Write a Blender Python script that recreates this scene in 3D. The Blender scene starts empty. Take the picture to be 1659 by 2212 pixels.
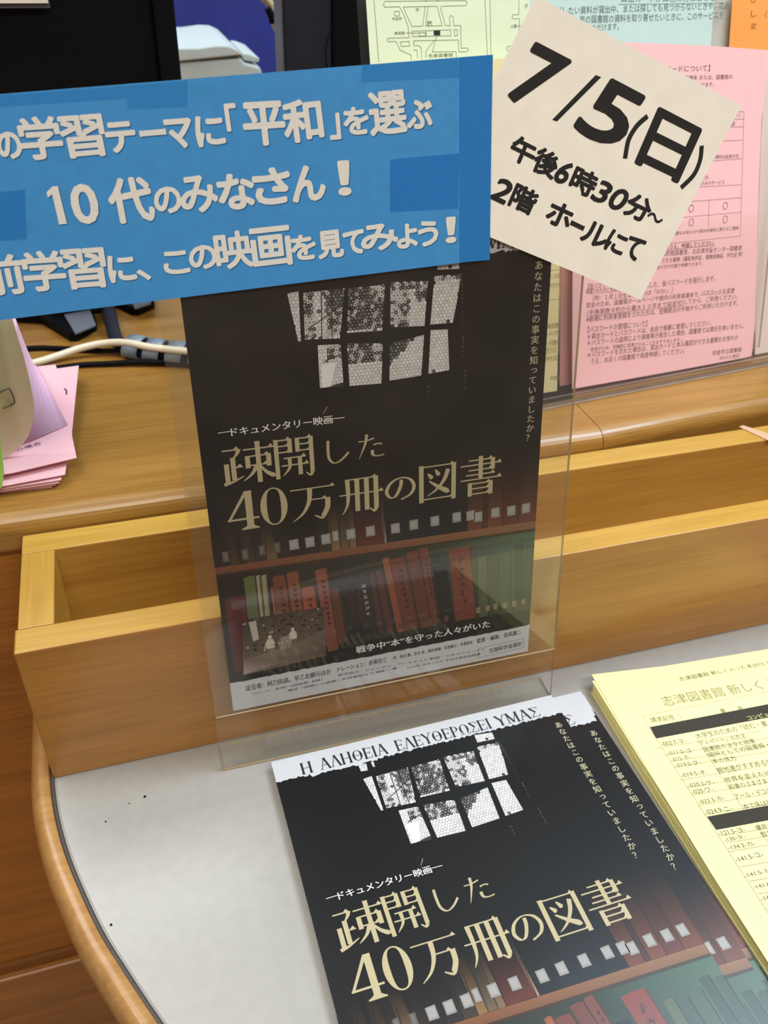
import bpy, bmesh, math, random
from mathutils import Vector, Matrix
from mathutils.geometry import tessellate_polygon
random.seed(7)
SC = bpy.context.scene
# ---------------------------------------------------------------- camera
F_PX, IMG_H = 1853.8, 2212
cam_pos = Vector((0.080515, -0.345681, 0.423884))
CR = ((0.95645915, -0.29045385, 0.02867839), (-0.1506198, -0.57536341, -0.80390959), (0.24999913, 0.76458715, -0.5940597))
cd = bpy.data.cameras.new('camera'); cam = bpy.data.objects.new('camera', cd); SC.collection.objects.link(cam)
cd.sensor_fit = 'AUTO'; cd.sensor_width = 36; cd.lens = 36 * F_PX / IMG_H; cd.clip_start = 0.01
rx, ry, rz = Vector(CR[0]), -Vector(CR[1]), -Vector(CR[2])
cam.matrix_world = Matrix(((rx.x, ry.x, rz.x, cam_pos.x), (rx.y, ry.y, rz.y, cam_pos.y), (rx.z, ry.z, rz.z, cam_pos.z), (0, 0, 0, 1)))
cd.dof.use_dof = True; cd.dof.focus_distance = 0.44; cd.dof.aperture_fstop = 14
SC.camera = cam
# ---------------------------------------------------------------- world, lamps, exposure
wd = bpy.data.worlds.new('room_light'); SC.world = wd; wd.use_nodes = True
wd.node_tree.nodes['Background'].inputs[0].default_value = (1.0, 0.93, 0.82, 1)
wd.node_tree.nodes['Background'].inputs[1].default_value = 0.3
def area(name, loc, rot, sx, sy, power, col):
    l = bpy.data.lights.new(name, 'AREA'); l.shape = 'RECTANGLE'; l.size = sx; l.size_y = sy; l.energy = power; l.color = col
    o = bpy.data.objects.new(name, l); SC.collection.objects.link(o); o.location = loc; o.rotation_euler = rot
    return o
area('ceiling_lamp_light', (-0.70, 0.20, 2.12), (0, 0, 0), 1.2, 0.6, 20, (1.0, 0.965, 0.88))
area('ceiling_lamp_light', (-0.50, 1.35, 2.12), (0, 0, 0), 1.3, 1.0, 20, (0.95, 0.98, 1.0))
area('ceiling_lamp_light', (1.45, 0.05, 2.12), (0, 0, 0), 1.0, 0.9, 40, (0.70, 0.87, 1.0))
area('ceiling_lamp_light', (0.75, -1.5, 2.12), (math.radians(-18), 0, 0), 2.6, 0.6, 62, (1.0, 0.965, 0.88))  # unseen fill added above and behind the viewer to brighten upright papers
SC.view_settings.view_transform = 'Standard'; SC.view_settings.look = 'None'
SC.view_settings.exposure = 0.34; SC.view_settings.gamma = 1.0; SC.view_settings.use_curve_mapping = False
# ---------------------------------------------------------------- colours and materials
def lin(c):
    return tuple((x / 255 / 12.92) if x / 255 <= 0.04045 else ((x / 255 + 0.055) / 1.055) ** 2.4 for x in c[:3])
def nt(m):
    m.use_nodes = True; t = m.node_tree; return t, t.nodes['Principled BSDF']
def mat(name, rgb, rough=0.6, var=0.06, scale=60.0, coat=0.0, coat_rough=0.1, spec=0.5, metal=0.0, bump=0.0):
    m = bpy.data.materials.new(name); t, b = nt(m)
    tc = t.nodes.new('ShaderNodeTexCoord'); n = t.nodes.new('ShaderNodeTexNoise'); n.inputs['Scale'].default_value = scale; n.inputs['Detail'].default_value = 4
    t.links.new(tc.outputs['Object'], n.inputs['Vector'])
    r = t.nodes.new('ShaderNodeValToRGB'); c = lin(rgb)
    r.color_ramp.elements[0].position = 0.3; r.color_ramp.elements[1].position = 0.7
    r.color_ramp.elements[0].color = tuple(x * (1 - var) for x in c) + (1,); r.color_ramp.elements[1].color = tuple(min(1, x * (1 + var)) for x in c) + (1,)
    t.links.new(n.outputs['Fac'], r.inputs['Fac']); t.links.new(r.outputs['Color'], b.inputs['Base Color'])
    b.inputs['Roughness'].default_value = rough; b.inputs['Specular IOR Level'].default_value = spec; b.inputs['Metallic'].default_value = metal
    b.inputs['Coat Weight'].default_value = coat; b.inputs['Coat Roughness'].default_value = coat_rough
    if bump:
        bp = t.nodes.new('ShaderNodeBump'); bp.inputs['Strength'].default_value = bump; bp.inputs['Distance'].default_value = 0.0005
        t.links.new(n.outputs['Fac'], bp.inputs['Height']); t.links.new(bp.outputs['Normal'], b.inputs['Normal'])
    return m
def wood(name, light, dark, rough=0.35, axis='X', coat=0.15, fine=1.0):
    m = bpy.data.materials.new(name); t, b = nt(m); N = t.nodes.new; L = t.links.new
    tc = N('ShaderNodeTexCoord')
    mp = N('ShaderNodeMapping'); st = {'X': (1.2, 22, 22), 'Y': (22, 1.2, 22), 'Z': (22, 22, 1.2)}[axis]; mp.inputs['Scale'].default_value = st
    L(tc.outputs['Object'], mp.inputs['Vector'])
    n1 = N('ShaderNodeTexNoise'); n1.inputs['Scale'].default_value = 2.2; n1.inputs['Detail'].default_value = 6; n1.inputs['Distortion'].default_value = 0.8; L(mp.outputs[0], n1.inputs['Vector'])
    mp2 = N('ShaderNodeMapping'); st2 = {'X': (18, 420, 420), 'Y': (420, 18, 420), 'Z': (420, 420, 18)}[axis]; mp2.inputs['Scale'].default_value = st2
    L(tc.outputs['Object'], mp2.inputs['Vector'])
    n2 = N('ShaderNodeTexNoise'); n2.inputs['Scale'].default_value = 1.0; n2.inputs['Detail'].default_value = 3; L(mp2.outputs[0], n2.inputs['Vector'])
    n3 = N('ShaderNodeTexNoise'); n3.inputs['Scale'].default_value = 7.0; n3.inputs['Detail'].default_value = 2; L(tc.outputs['Object'], n3.inputs['Vector'])
    a = N('ShaderNodeMath'); a.operation = 'MULTIPLY_ADD'; a.inputs[1].default_value = 0.45; L(n2.outputs['Fac'], a.inputs[0])
    a0 = N('ShaderNodeMath'); a0.operation = 'MULTIPLY'; a0.inputs[1].default_value = 0.55; L(n1.outputs['Fac'], a0.inputs[0]); L(a0.outputs[0], a.inputs[2])
    a2 = N('ShaderNodeMath'); a2.operation = 'MULTIPLY_ADD'; a2.inputs[1].default_value = 0.3; L(n3.outputs['Fac'], a2.inputs[0]); L(a.outputs[0], a2.inputs[2])
    r = N('ShaderNodeValToRGB'); r.color_ramp.elements[0].position = 0.46; r.color_ramp.elements[1].position = 0.80
    r.color_ramp.elements[0].color = lin(dark) + (1,); r.color_ramp.elements[1].color = lin(light) + (1,)
    L(a2.outputs[0], r.inputs['Fac']); L(r.outputs['Color'], b.inputs['Base Color'])
    b.inputs['Roughness'].default_value = rough; b.inputs['Coat Weight'].default_value = coat; b.inputs['Coat Roughness'].default_value = 0.1
    bp = N('ShaderNodeBump'); bp.inputs['Strength'].default_value = 0.12; bp.inputs['Distance'].default_value = 0.0004; L(n2.outputs['Fac'], bp.inputs['Height']); L(bp.outputs['Normal'], b.inputs['Normal'])
    return m
def ink(name, rough=0.5, coat=0.0, coat_rough=0.2, spec=0.4, fibre=0.05):
    """printed ink: colours come from the Col attribute of the print polygons"""
    m = bpy.data.materials.new(name); t, b = nt(m); at = t.nodes.new('ShaderNodeAttribute'); at.attribute_name = 'Col'
    tc = t.nodes.new('ShaderNodeTexCoord'); n = t.nodes.new('ShaderNodeTexNoise'); n.inputs['Scale'].default_value = 900; t.links.new(tc.outputs['Object'], n.inputs['Vector'])
    mx = t.nodes.new('ShaderNodeMix'); mx.data_type = 'RGBA'; mx.blend_type = 'MULTIPLY'; mx.inputs[0].default_value = fibre * 4
    t.links.new(at.outputs['Color'], mx.inputs[6]); t.links.new(n.outputs['Fac'], mx.inputs[7]); t.links.new(mx.outputs[2], b.inputs['Base Color'])
    b.inputs['Roughness'].default_value = rough; b.inputs['Specular IOR Level'].default_value = spec; b.inputs['Coat Weight'].default_value = coat; b.inputs['Coat Roughness'].default_value = coat_rough
    return m
def acrylic(name, tint=(0.985, 0.985, 0.975), gloss=0.8, haze=0.012, rough=0.03):
    """clear sheet: see-through, with a fresnel reflection and a little milky haze from scratches"""
    m = bpy.data.materials.new(name); m.use_nodes = True; t = m.node_tree; t.nodes.clear(); N = t.nodes.new; L = t.links.new
    o = N('ShaderNodeOutputMaterial'); tr = N('ShaderNodeBsdfTransparent'); tr.inputs[0].default_value = tint + (1,)
    g = N('ShaderNodeBsdfGlossy'); g.inputs['Roughness'].default_value = rough; d = N('ShaderNodeBsdfDiffuse'); d.inputs[0].default_value = (0.8, 0.76, 0.7, 1)
    lw = N('ShaderNodeLayerWeight'); lw.inputs[0].default_value = 0.5      # facing = 1 - |cos|, the same from both sides
    pw = N('ShaderNodeMath'); pw.operation = 'POWER'; pw.inputs[1].default_value = 5; L(lw.outputs['Facing'], pw.inputs[0])
    ml = N('ShaderNodeMath'); ml.operation = 'MULTIPLY_ADD'; ml.inputs[1].default_value = 0.9 * gloss; ml.inputs[2].default_value = 0.035 * gloss; L(pw.outputs[0], ml.inputs[0])
    tc = N('ShaderNodeTexCoord'); no = N('ShaderNodeTexNoise'); no.inputs['Scale'].default_value = 14; L(tc.outputs['Object'], no.inputs['Vector'])
    hz = N('ShaderNodeMath'); hz.operation = 'MULTIPLY'; hz.inputs[1].default_value = haze * 2; L(no.outputs['Fac'], hz.inputs[0])
    m1 = N('ShaderNodeMixShader'); L(hz.outputs[0], m1.inputs[0]); L(tr.outputs[0], m1.inputs[1]); L(d.outputs[0], m1.inputs[2])
    m2 = N('ShaderNodeMixShader'); L(ml.outputs[0], m2.inputs[0]); L(m1.outputs[0], m2.inputs[1]); L(g.outputs[0], m2.inputs[2]); L(m2.outputs[0], o.inputs[0])
    return m
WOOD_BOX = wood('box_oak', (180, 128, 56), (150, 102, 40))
WOOD_EDGE = wood('box_oak_edge_band', (192, 152, 66), (166, 126, 50))  # yellower oak for board tops and ends
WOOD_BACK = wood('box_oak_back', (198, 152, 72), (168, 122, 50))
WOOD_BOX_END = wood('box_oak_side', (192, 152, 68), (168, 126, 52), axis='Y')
WOOD_TOP = wood('counter_oak', (166, 124, 58), (136, 94, 36), rough=0.35, coat=0.3)
WOOD_RIM = wood('rim_beech', (172, 130, 78), (144, 102, 54), rough=0.35, coat=0.3)
WOOD_PANEL = wood('panel_oak', (186, 122, 44), (148, 90, 26), rough=0.45)
M_TRAY = mat('tray_laminate', (154, 152, 148), 0.45, 0.04, 130, coat=0.6, coat_rough=0.26)
M_GASKET = mat('grey_gasket', (70, 64, 60), 0.5)
M_INK_GLOSS = ink('gloss_flyer_ink', 0.45, coat=0.45, coat_rough=0.25, spec=0.2)
M_INK = ink('copier_ink', 0.75, spec=0.2)
M_WHITE = mat('white_gloss_paper', (190, 193, 200), 0.45, 0.02, coat=0.3, coat_rough=0.3)
M_CREAM = mat('cream_copy_paper', (246, 240, 228), 0.8, 0.03, 90)
M_BLUE = mat('blue_printed_paper', (58, 142, 208), 0.7, 0.05, 160)
M_YELLOW = mat('yellow_copy_paper', (232, 228, 166), 0.8, 0.02)
M_YELLOW_EDGE = mat('yellow_paper_edge', (222, 208, 120), 0.8, 0.05)
M_PINK = mat('pink_copy_paper', (255, 202, 208), 0.8, 0.02)
M_PINK2 = mat('pink_back_sheet', (226, 160, 164), 0.8, 0.02)
M_LPINK = mat('light_pink_paper', (240, 190, 200), 0.8, 0.02)
M_LAV = mat('lavender_paper', (240, 192, 220), 0.8, 0.02)
M_BEIGE = mat('pale_yellow_paper', (238, 226, 172), 0.8, 0.02)
M_GREENP = mat('pale_green_paper', (230, 242, 212), 0.8, 0.02)
M_CYANP = mat('pale_cyan_paper', (200, 230, 226), 0.8, 0.02)
M_ORANGEP = mat('orange_paper', (250, 168, 84), 0.8, 0.02)
M_PALE = mat('pale_rose_paper', (232, 214, 210), 0.8, 0.02)
M_CARD = mat('cream_folder_card', (252, 238, 214), 0.75, 0.04)
M_LIME = mat('lime_folder_card', (164, 214, 104), 0.6, 0.03)
M_BLACK = mat('black_plastic', (5, 7, 13), 0.65, 0.1, spec=0.15)
M_BLACK2 = mat('charcoal_plastic', (34, 37, 50), 0.55, 0.1, spec=0.3)
M_GREY = mat('slate_plastic', (104, 108, 122), 0.5, 0.05)
M_GREY2 = mat('grey_plastic', (78, 84, 92), 0.5, 0.05)
M_CABLEW = mat('ivory_cable', (226, 218, 196), 0.4, 0.02)
M_WRAP = mat('smoky_wrap', (120, 136, 152), 0.5, 0.05, coat=0.2)
M_PRINTER = mat('printer_plastic', (196, 208, 210), 0.45, 0.02)
M_PRINTER2 = mat('printer_groove', (110, 118, 118), 0.5, 0.02)
M_CLOTH = mat('blue_cloth', (18, 26, 108), 0.85, 0.15, 30)
M_STRAP = mat('beige_strap', (204, 188, 156), 0.8, 0.05)
M_WALL = mat('wall_paint', (206, 198, 182), 0.9, 0.02, 5)
M_FLOOR = mat('floor_vinyl', (140, 116, 90), 0.5, 0.08, 8)
M_ACR = acrylic('clear_acrylic')
M_ACR_EDGE = mat('acrylic_edge', (196, 176, 138), 0.25, 0.03, coat=0.5)
M_RACK = acrylic('rack_acrylic', tint=(0.995, 0.99, 0.985), gloss=0.45, haze=0.015)
M_RACK_EDGE = mat('rack_acrylic_edge', (150, 132, 122), 0.15, 0.1, coat=0.8)
M_METAL = mat('clip_metal', (120, 112, 104), 0.3, 0.05, metal=0.8)
# ---------------------------------------------------------------- object helpers
def link(o, parent=None):
    SC.collection.objects.link(o)
    if parent is not None: o.parent = parent
    return o
def tag(o, label=None, cat=None, group=None, kind=None):
    if label: o['label'] = label
    if cat: o['category'] = cat
    if group: o['group'] = group
    if kind: o['kind'] = kind
    return o
def empty(name, mw=None):
    o = bpy.data.objects.new(name, None); o.empty_display_size = 0.02; link(o)
    if mw is not None: o.matrix_world = mw
    return o
class MB:
    """collects polygons (per-polygon material slot and corner colours) into one mesh"""
    def __init__(s): s.v = []; s.f = []; s.m = []; s.c = []
    def face(s, pts, mi=0, col=(1, 1, 1)):
        i = len(s.v); s.v += [tuple(p) for p in pts]; s.f.append(tuple(range(i, i + len(pts)))); s.m.append(mi)
        s.c.append([col] * len(pts) if not isinstance(col[0], (tuple, list)) else list(col))
    def box(s, a, b, mi=0, mis=None):
        x0, y0, z0 = a; x1, y1, z1 = b; i = len(s.v)
        s.v += [(x0, y0, z0), (x1, y0, z0), (x1, y1, z0), (x0, y1, z0), (x0, y0, z1), (x1, y0, z1), (x1, y1, z1), (x0, y1, z1)]
        fs = [(0, 3, 2, 1), (4, 5, 6, 7), (0, 1, 5, 4), (2, 3, 7, 6), (3, 0, 4, 7), (1, 2, 6, 5)]   # bottom top front back left right
        for k, q in enumerate(fs): s.f.append(tuple(i + j for j in q)); s.m.append(mis[k] if mis else mi); s.c.append([(1, 1, 1)] * 4)
    def prism(s, pts, z0, z1, mi=0, top=None, side=None):
        """extrude a 2-D outline (counter-clockwise) from z0 to z1"""
        n = len(pts); i = len(s.v); s.v += [(p[0], p[1], z0) for p in pts] + [(p[0], p[1], z1) for p in pts]
        for tri in tessellate_polygon([[Vector((p[0], p[1], 0)) for p in pts]]):
            a, b, c = tri
            A, B, C = pts[a], pts[b], pts[c]
            if (B[0] - A[0]) * (C[1] - A[1]) - (B[1] - A[1]) * (C[0] - A[0]) < 0: b, c = c, b
            s.f.append((i + n + a, i + n + b, i + n + c)); s.m.append(mi if top is None else top); s.c.append([(1, 1, 1)] * 3)
            s.f.append((i + c, i + b, i + a)); s.m.append(mi); s.c.append([(1, 1, 1)] * 3)
        for k in range(n):
            j = (k + 1) % n; s.f.append((i + k, i + j, i + n + j, i + n + k)); s.m.append(mi if side is None else side); s.c.append([(1, 1, 1)] * 4)
    def poly(s, pts, w, col):
        """flat printed polygon at height w; pts in mm; col one colour or one per point"""
        per = isinstance(col[0], (tuple, list))
        for tri in tessellate_polygon([[Vector((p[0], p[1], 0)) for p in pts]]):
            P = [pts[k] for k in tri]; cc = [col[k] for k in tri] if per else [col] * 3
            if (P[1][0] - P[0][0]) * (P[2][1] - P[0][1]) - (P[1][1] - P[0][1]) * (P[2][0] - P[0][0]) < 0: P.reverse(); cc.reverse()
            s.face([(p[0] / 1000, p[1] / 1000, w) for p in P], 0, cc)
    def build(s, name, mats, parent=None, smooth=False):
        me = bpy.data.meshes.new(name); me.from_pydata(s.v, [], s.f)
        for m in (mats if isinstance(mats, (list, tuple)) else [mats]): me.materials.append(m)
        me.polygons.foreach_set('material_index', s.m)
        if any(c[0] != (1, 1, 1) for c in s.c):
            at = me.color_attributes.new('Col', 'FLOAT_COLOR', 'CORNER'); fl = []
            for c in s.c:
                for x in c: fl += [x[0], x[1], x[2], 1.0]
            at.data.foreach_set('color', fl)
        if smooth: me.polygons.foreach_set('use_smooth', [True] * len(me.polygons))
        me.update(); o = bpy.data.objects.new(name, me); return link(o, parent)
def bevel(o, w=0.0012, seg=2):
    bm = bmesh.new(); bm.from_mesh(o.data); bmesh.ops.remove_doubles(bm, verts=bm.verts, dist=1e-6)
    es = [e for e in bm.edges if len(e.link_faces) == 2 and e.calc_face_angle(0) > 0.5]
    bmesh.ops.bevel(bm, geom=es, offset=w, segments=seg, profile=0.6, affect='EDGES', clamp_overlap=True)
    bm.to_mesh(o.data); bm.free(); return o
def tube(pts, r, seg=10, close=True, sub=6):
    """smooth round tube through 3-D points"""
    P = []; n = len(pts); pts = [Vector(p) for p in pts]
    for i in range(n - 1):
        p0 = pts[max(i - 1, 0)]; p1 = pts[i]; p2 = pts[i + 1]; p3 = pts[min(i + 2, n - 1)]
        for k in range(sub):
            t = k / sub; P.append(0.5 * ((2 * p1) + (p2 - p0) * t + (2 * p0 - 5 * p1 + 4 * p2 - p3) * t * t + (3 * p1 - p0 - 3 * p2 + p3) * t ** 3))
    P.append(pts[-1]); mb = MB(); up = Vector((0.01, 0.02, 1)); rings = []
    for i, p in enumerate(P):
        d = (P[min(i + 1, len(P) - 1)] - P[max(i - 1, 0)]).normalized(); s = d.cross(up).normalized(); u = s.cross(d)
        rr = r(i / (len(P) - 1)) if callable(r) else r
        rings.append([tuple(p + s * math.cos(a) * rr + u * math.sin(a) * rr) for a in [2 * math.pi * k / seg for k in range(seg)]])
    for R in rings: mb.v += R
    for i in range(len(rings) - 1):
        for k in range(seg):
            j = (k + 1) % seg; mb.f.append((i * seg + k, i * seg + j, (i + 1) * seg + j, (i + 1) * seg + k)); mb.m.append(0); mb.c.append([(1, 1, 1)] * 4)
    if close:
        mb.f.append(tuple(reversed(range(seg)))); mb.m.append(0); mb.c.append([(1, 1, 1)] * seg)
        b = (len(rings) - 1) * seg; mb.f.append(tuple(b + k for k in range(seg))); mb.m.append(0); mb.c.append([(1, 1, 1)] * seg)
    return mb
def frame(o, ex, ey):
    ex = Vector(ex).normalized(); ey = Vector(ey).normalized(); n = ex.cross(ey); o = Vector(o)
    return Matrix(((ex.x, ey.x, n.x, o.x), (ex.y, ey.y, n.y, o.y), (ex.z, ey.z, n.z, o.z), (0, 0, 0, 1)))
# ---------------------------------------------------------------- lettering
def glyphs(text, res=2, offset=0.0):
    cu = bpy.data.curves.new('t', 'FONT'); cu.body = text; cu.resolution_u = res; cu.offset = offset
    ob = bpy.data.objects.new('t', cu); me = bpy.data.meshes.new_from_object(ob)
    vs = [(v.co.x, v.co.y) for v in me.vertices]; fs = [tuple(p.vertices) for p in me.polygons]
    bpy.data.objects.remove(ob); bpy.data.curves.remove(cu); bpy.data.meshes.remove(me)
    return vs, fs
def letter(mb, row, w, col, res=2, rx=0.0, ry=0.0, shear=0.0, offset=0.0):
    """fit one line of text to the box that stands on the baseline (x0,y0)-(x1,y1) with height h, all in mm"""
    t, x0, y0, x1, y1, h = row[:6]
    vs, fs = glyphs(t, res, offset)
    if not vs: return
    ax, bx = min(v[0] for v in vs), max(v[0] for v in vs); ay, by = min(v[1] for v in vs), max(v[1] for v in vs)
    e = Vector((x1 - x0, y1 - y0)); n = Vector((-e.y, e.x)).normalized() * h
    out = []
    for x, y in vs:
        s = (x - ax) / max(bx - ax, 1e-6); q = (y - ay) / max(by - ay, 1e-6); p = Vector((x0, y0)) + e * s + n * q + e.normalized() * (shear * h * (q - 0.5)); out.append((p.x, p.y))
    en = e.normalized(); nn = n.normalized()
    if rx or ry:
        k = 8 if (rx and ry) else 4
        offs = [(0, 0)] + ([(rx * h * math.cos(2 * math.pi * i / k), ry * h * math.sin(2 * math.pi * i / k)) for i in range(k)] if ry else [(rx * h * q, 0) for q in (-1, -0.5, 0.5, 1)])
    else: offs = [(0, 0)]
    for oi, (dx, dy) in enumerate(offs):
        d = en * dx + nn * dy
        b = len(mb.v); mb.v += [((p[0] + d.x) / 1000, (p[1] + d.y) / 1000, w + oi * 0.000002) for p in out]
        for f in fs: mb.f.append(tuple(b + k for k in f)); mb.m.append(0); mb.c.append([col] * len(f))
def pline(mb, pts, wd, w, col, closed=False):
    """constant-width line through 2-D points in mm"""
    for i in range(len(pts) - 1):
        a, b = Vector(pts[i]), Vector(pts[i + 1])
        if (b - a).length < 1e-6: continue
        d = (b - a).normalized(); n = Vector((-d.y, d.x)) * wd / 2; a2 = a - d * wd * 0.3; b2 = b + d * wd * 0.3
        mb.face([((p.x) / 1000, (p.y) / 1000, w + i * 2e-7) for p in (a2 + n * -1, b2 - n, b2 + n, a2 + n)], 0, col)
def curve2(pts, sub=8):
    P = []; n = len(pts)
    for i in range(n - 1):
        p0 = Vector(pts[max(i - 1, 0)][:2]); p1 = Vector(pts[i][:2]); p2 = Vector(pts[i + 1][:2]); p3 = Vector(pts[min(i + 2, n - 1)][:2])
        for k in range(sub):
            t = k / sub; P.append(0.5 * ((2 * p1) + (p2 - p0) * t + (2 * p0 - 5 * p1 + 4 * p2 - p3) * t * t + (3 * p1 - p0 - 3 * p2 + p3) * t ** 3))
    P.append(Vector(pts[-1][:2])); return P
def brush(mb, pts, width, box, w, col, sub=8):
    """brush stroke: pts on a 100-unit grid (y down) mapped to box (x0, y0, x1, y1 in mm, y down); width(t, dir) in grid units"""
    P = curve2(pts, sub); x0, y0, x1, y1 = box; L = []; R = []
    def mp(p): return ((x0 + (x1 - x0) * p.x / 100), -(y0 + (y1 - y0) * p.y / 100))
    for i, p in enumerate(P):
        d = (P[min(i + 1, len(P) - 1)] - P[max(i - 1, 0)]); d = d.normalized() if d.length else Vector((1, 0)); n = Vector((-d.y, d.x)); hw = width(i / (len(P) - 1), d) / 2
        L.append(mp(p + n * hw)); R.append(mp(p - n * hw))
    for i in range(len(P) - 1):
        mb.face([(q[0] / 1000, q[1] / 1000, w) for q in (L[i], L[i + 1], R[i + 1], R[i])], 0, col)
H_, V_, SL, SR, DT, CU, RI = 'h', 'v', 'l', 'r', 'd', 'c', 'i'
def mincho(mb, strokes, box, w, col, thin=3.4, thick=12.0):
    for i, (k, *pts) in enumerate(strokes):
        z = w + i * 1.5e-6
        if k == H_:
            brush(mb, pts, lambda t, d: thin, box, z, col, 2); (xa, ya), (xb, yb) = pts[-2], pts[-1]
            T = [(xb - 11, yb), (xb - 3, yb - 8), (xb + 3, yb + 1.5)]
            mb.poly([(box[0] + (box[2] - box[0]) * p[0] / 100, -(box[1] + (box[3] - box[1]) * p[1] / 100)) for p in T], z + 7e-7, col)
        elif k == V_:
            brush(mb, pts, lambda t, d: thick * (1.12 if t < 0.06 else 1.0), box, z, col, 8 if len(pts) > 2 else 16)
        elif k == SL: brush(mb, pts, lambda t, d: thick * (0.95 - 0.85 * t ** 1.6), box, z, col)
        elif k == SR: brush(mb, pts, lambda t, d: thick * (0.3 + 1.0 * t if t < 0.85 else 1.15 * (1 - (t - 0.85) / 0.15) + 0.05), box, z, col)
        elif k == DT: brush(mb, pts, lambda t, d: thick * (0.25 + 0.95 * t if t < 0.8 else 1.0 - (t - 0.8) * 3), box, z, col)
        elif k == CU: brush(mb, pts, lambda t, d: thin * 1.3 + thick * 0.62 * abs(d.y) ** 1.3, box, z, col, 10)
        elif k == RI: brush(mb, pts, lambda t, d: thick * (0.9 - 0.7 * t), box, z, col)
KAN = {
 'so': [(H_, (2, 14), (33, 14)), (SL, (34, 13), (30, 24), (20, 36)), (V_, (21, 32), (21, 86)), (H_, (21, 56), (37, 56)), (V_, (8, 46), (8, 90)), (RI, (0, 95), (18, 90), (40, 79)), (H_, (42, 17), (99, 17)), (V_, (70, 0), (70, 99)), (V_, (49, 33), (49, 62)), (H_, (47, 34), (90, 34)), (V_, (90, 32), (90, 62)), (H_, (49, 56), (88, 56)), (SL, (66, 57), (56, 76), (38, 92)), (SR, (72, 57), (84, 76), (101, 89))],
 'kai': [(V_, (8, 3), (8, 99)), (H_, (8, 6), (41, 6)), (V_, (41, 4), (41, 38)), (H_, (8, 20), (41, 20)), (H_, (8, 35), (41, 35)), (V_, (59, 4), (59, 38)), (H_, (59, 6), (92, 6)), (H_, (59, 20), (92, 20)), (H_, (59, 35), (92, 35)), (V_, (92, 4), (92, 92)), (RI, (92, 92), (86, 98), (76, 90)), (H_, (24, 50), (76, 50)), (H_, (18, 68), (82, 68)), (SL, (38, 50), (37, 74), (20, 93)), (V_, (63, 50), (63, 94))],
 'shi': [(CU, (16, 0), (14, 40), (18, 78), (40, 97), (72, 84), (100, 58))],
 'ta': [(CU, (2, 26), (30, 26), (62, 18)), (SL, (34, 0), (30, 30), (18, 62), (2, 98)), (CU, (58, 46), (76, 42), (92, 46)), (CU, (54, 66), (56, 86), (74, 93), (99, 90))],
 'man': [(H_, (0, 9), (99, 9)), (SL, (44, 10), (41, 46), (26, 78), (2, 99)), (H_, (38, 42), (80, 42)), (V_, (84, 41), (82, 70), (72, 92)), (RI, (74, 90), (68, 98), (52, 88))],
 'satsu': [(SL, (17, 6), (18, 50), (14, 78), (2, 99)), (H_, (15, 8), (86, 8)), (V_, (86, 6), (86, 92)), (RI, (86, 91), (80, 99), (70, 90)), (V_, (40, 8), (40, 94)), (V_, (63, 8), (63, 94)), (H_, (-3, 47), (102, 47))],
 'no': [(CU, (54, 14), (50, 44), (34, 80), (16, 84), (4, 58), (18, 24), (50, 6), (82, 16), (96, 48), (84, 80), (52, 98))],
 'zu': [(V_, (7, 2), (7, 100)), (H_, (7, 6), (92, 6)), (V_, (93, 3), (93, 100)), (H_, (7, 92), (92, 92)), (DT, (24, 24), (36, 38)), (DT, (44, 16), (54, 32)), (SL, (78, 18), (68, 44), (48, 68), (22, 84)), (SR, (28, 44), (52, 62), (82, 80))],
 'sho': [(H_, (20, 9), (78, 9)), (V_, (80, 7), (80, 37)), (H_, (0, 21), (100, 21)), (H_, (20, 34), (79, 34)), (V_, (50, 0), (50, 59)), (H_, (14, 46), (84, 46)), (H_, (0, 58), (101, 58)), (V_, (24, 66), (24, 101)), (H_, (24, 69), (74, 69)), (V_, (76, 66), (76, 101)), (H_, (24, 82), (74, 82)), (H_, (24, 96), (74, 96))],
}
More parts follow.
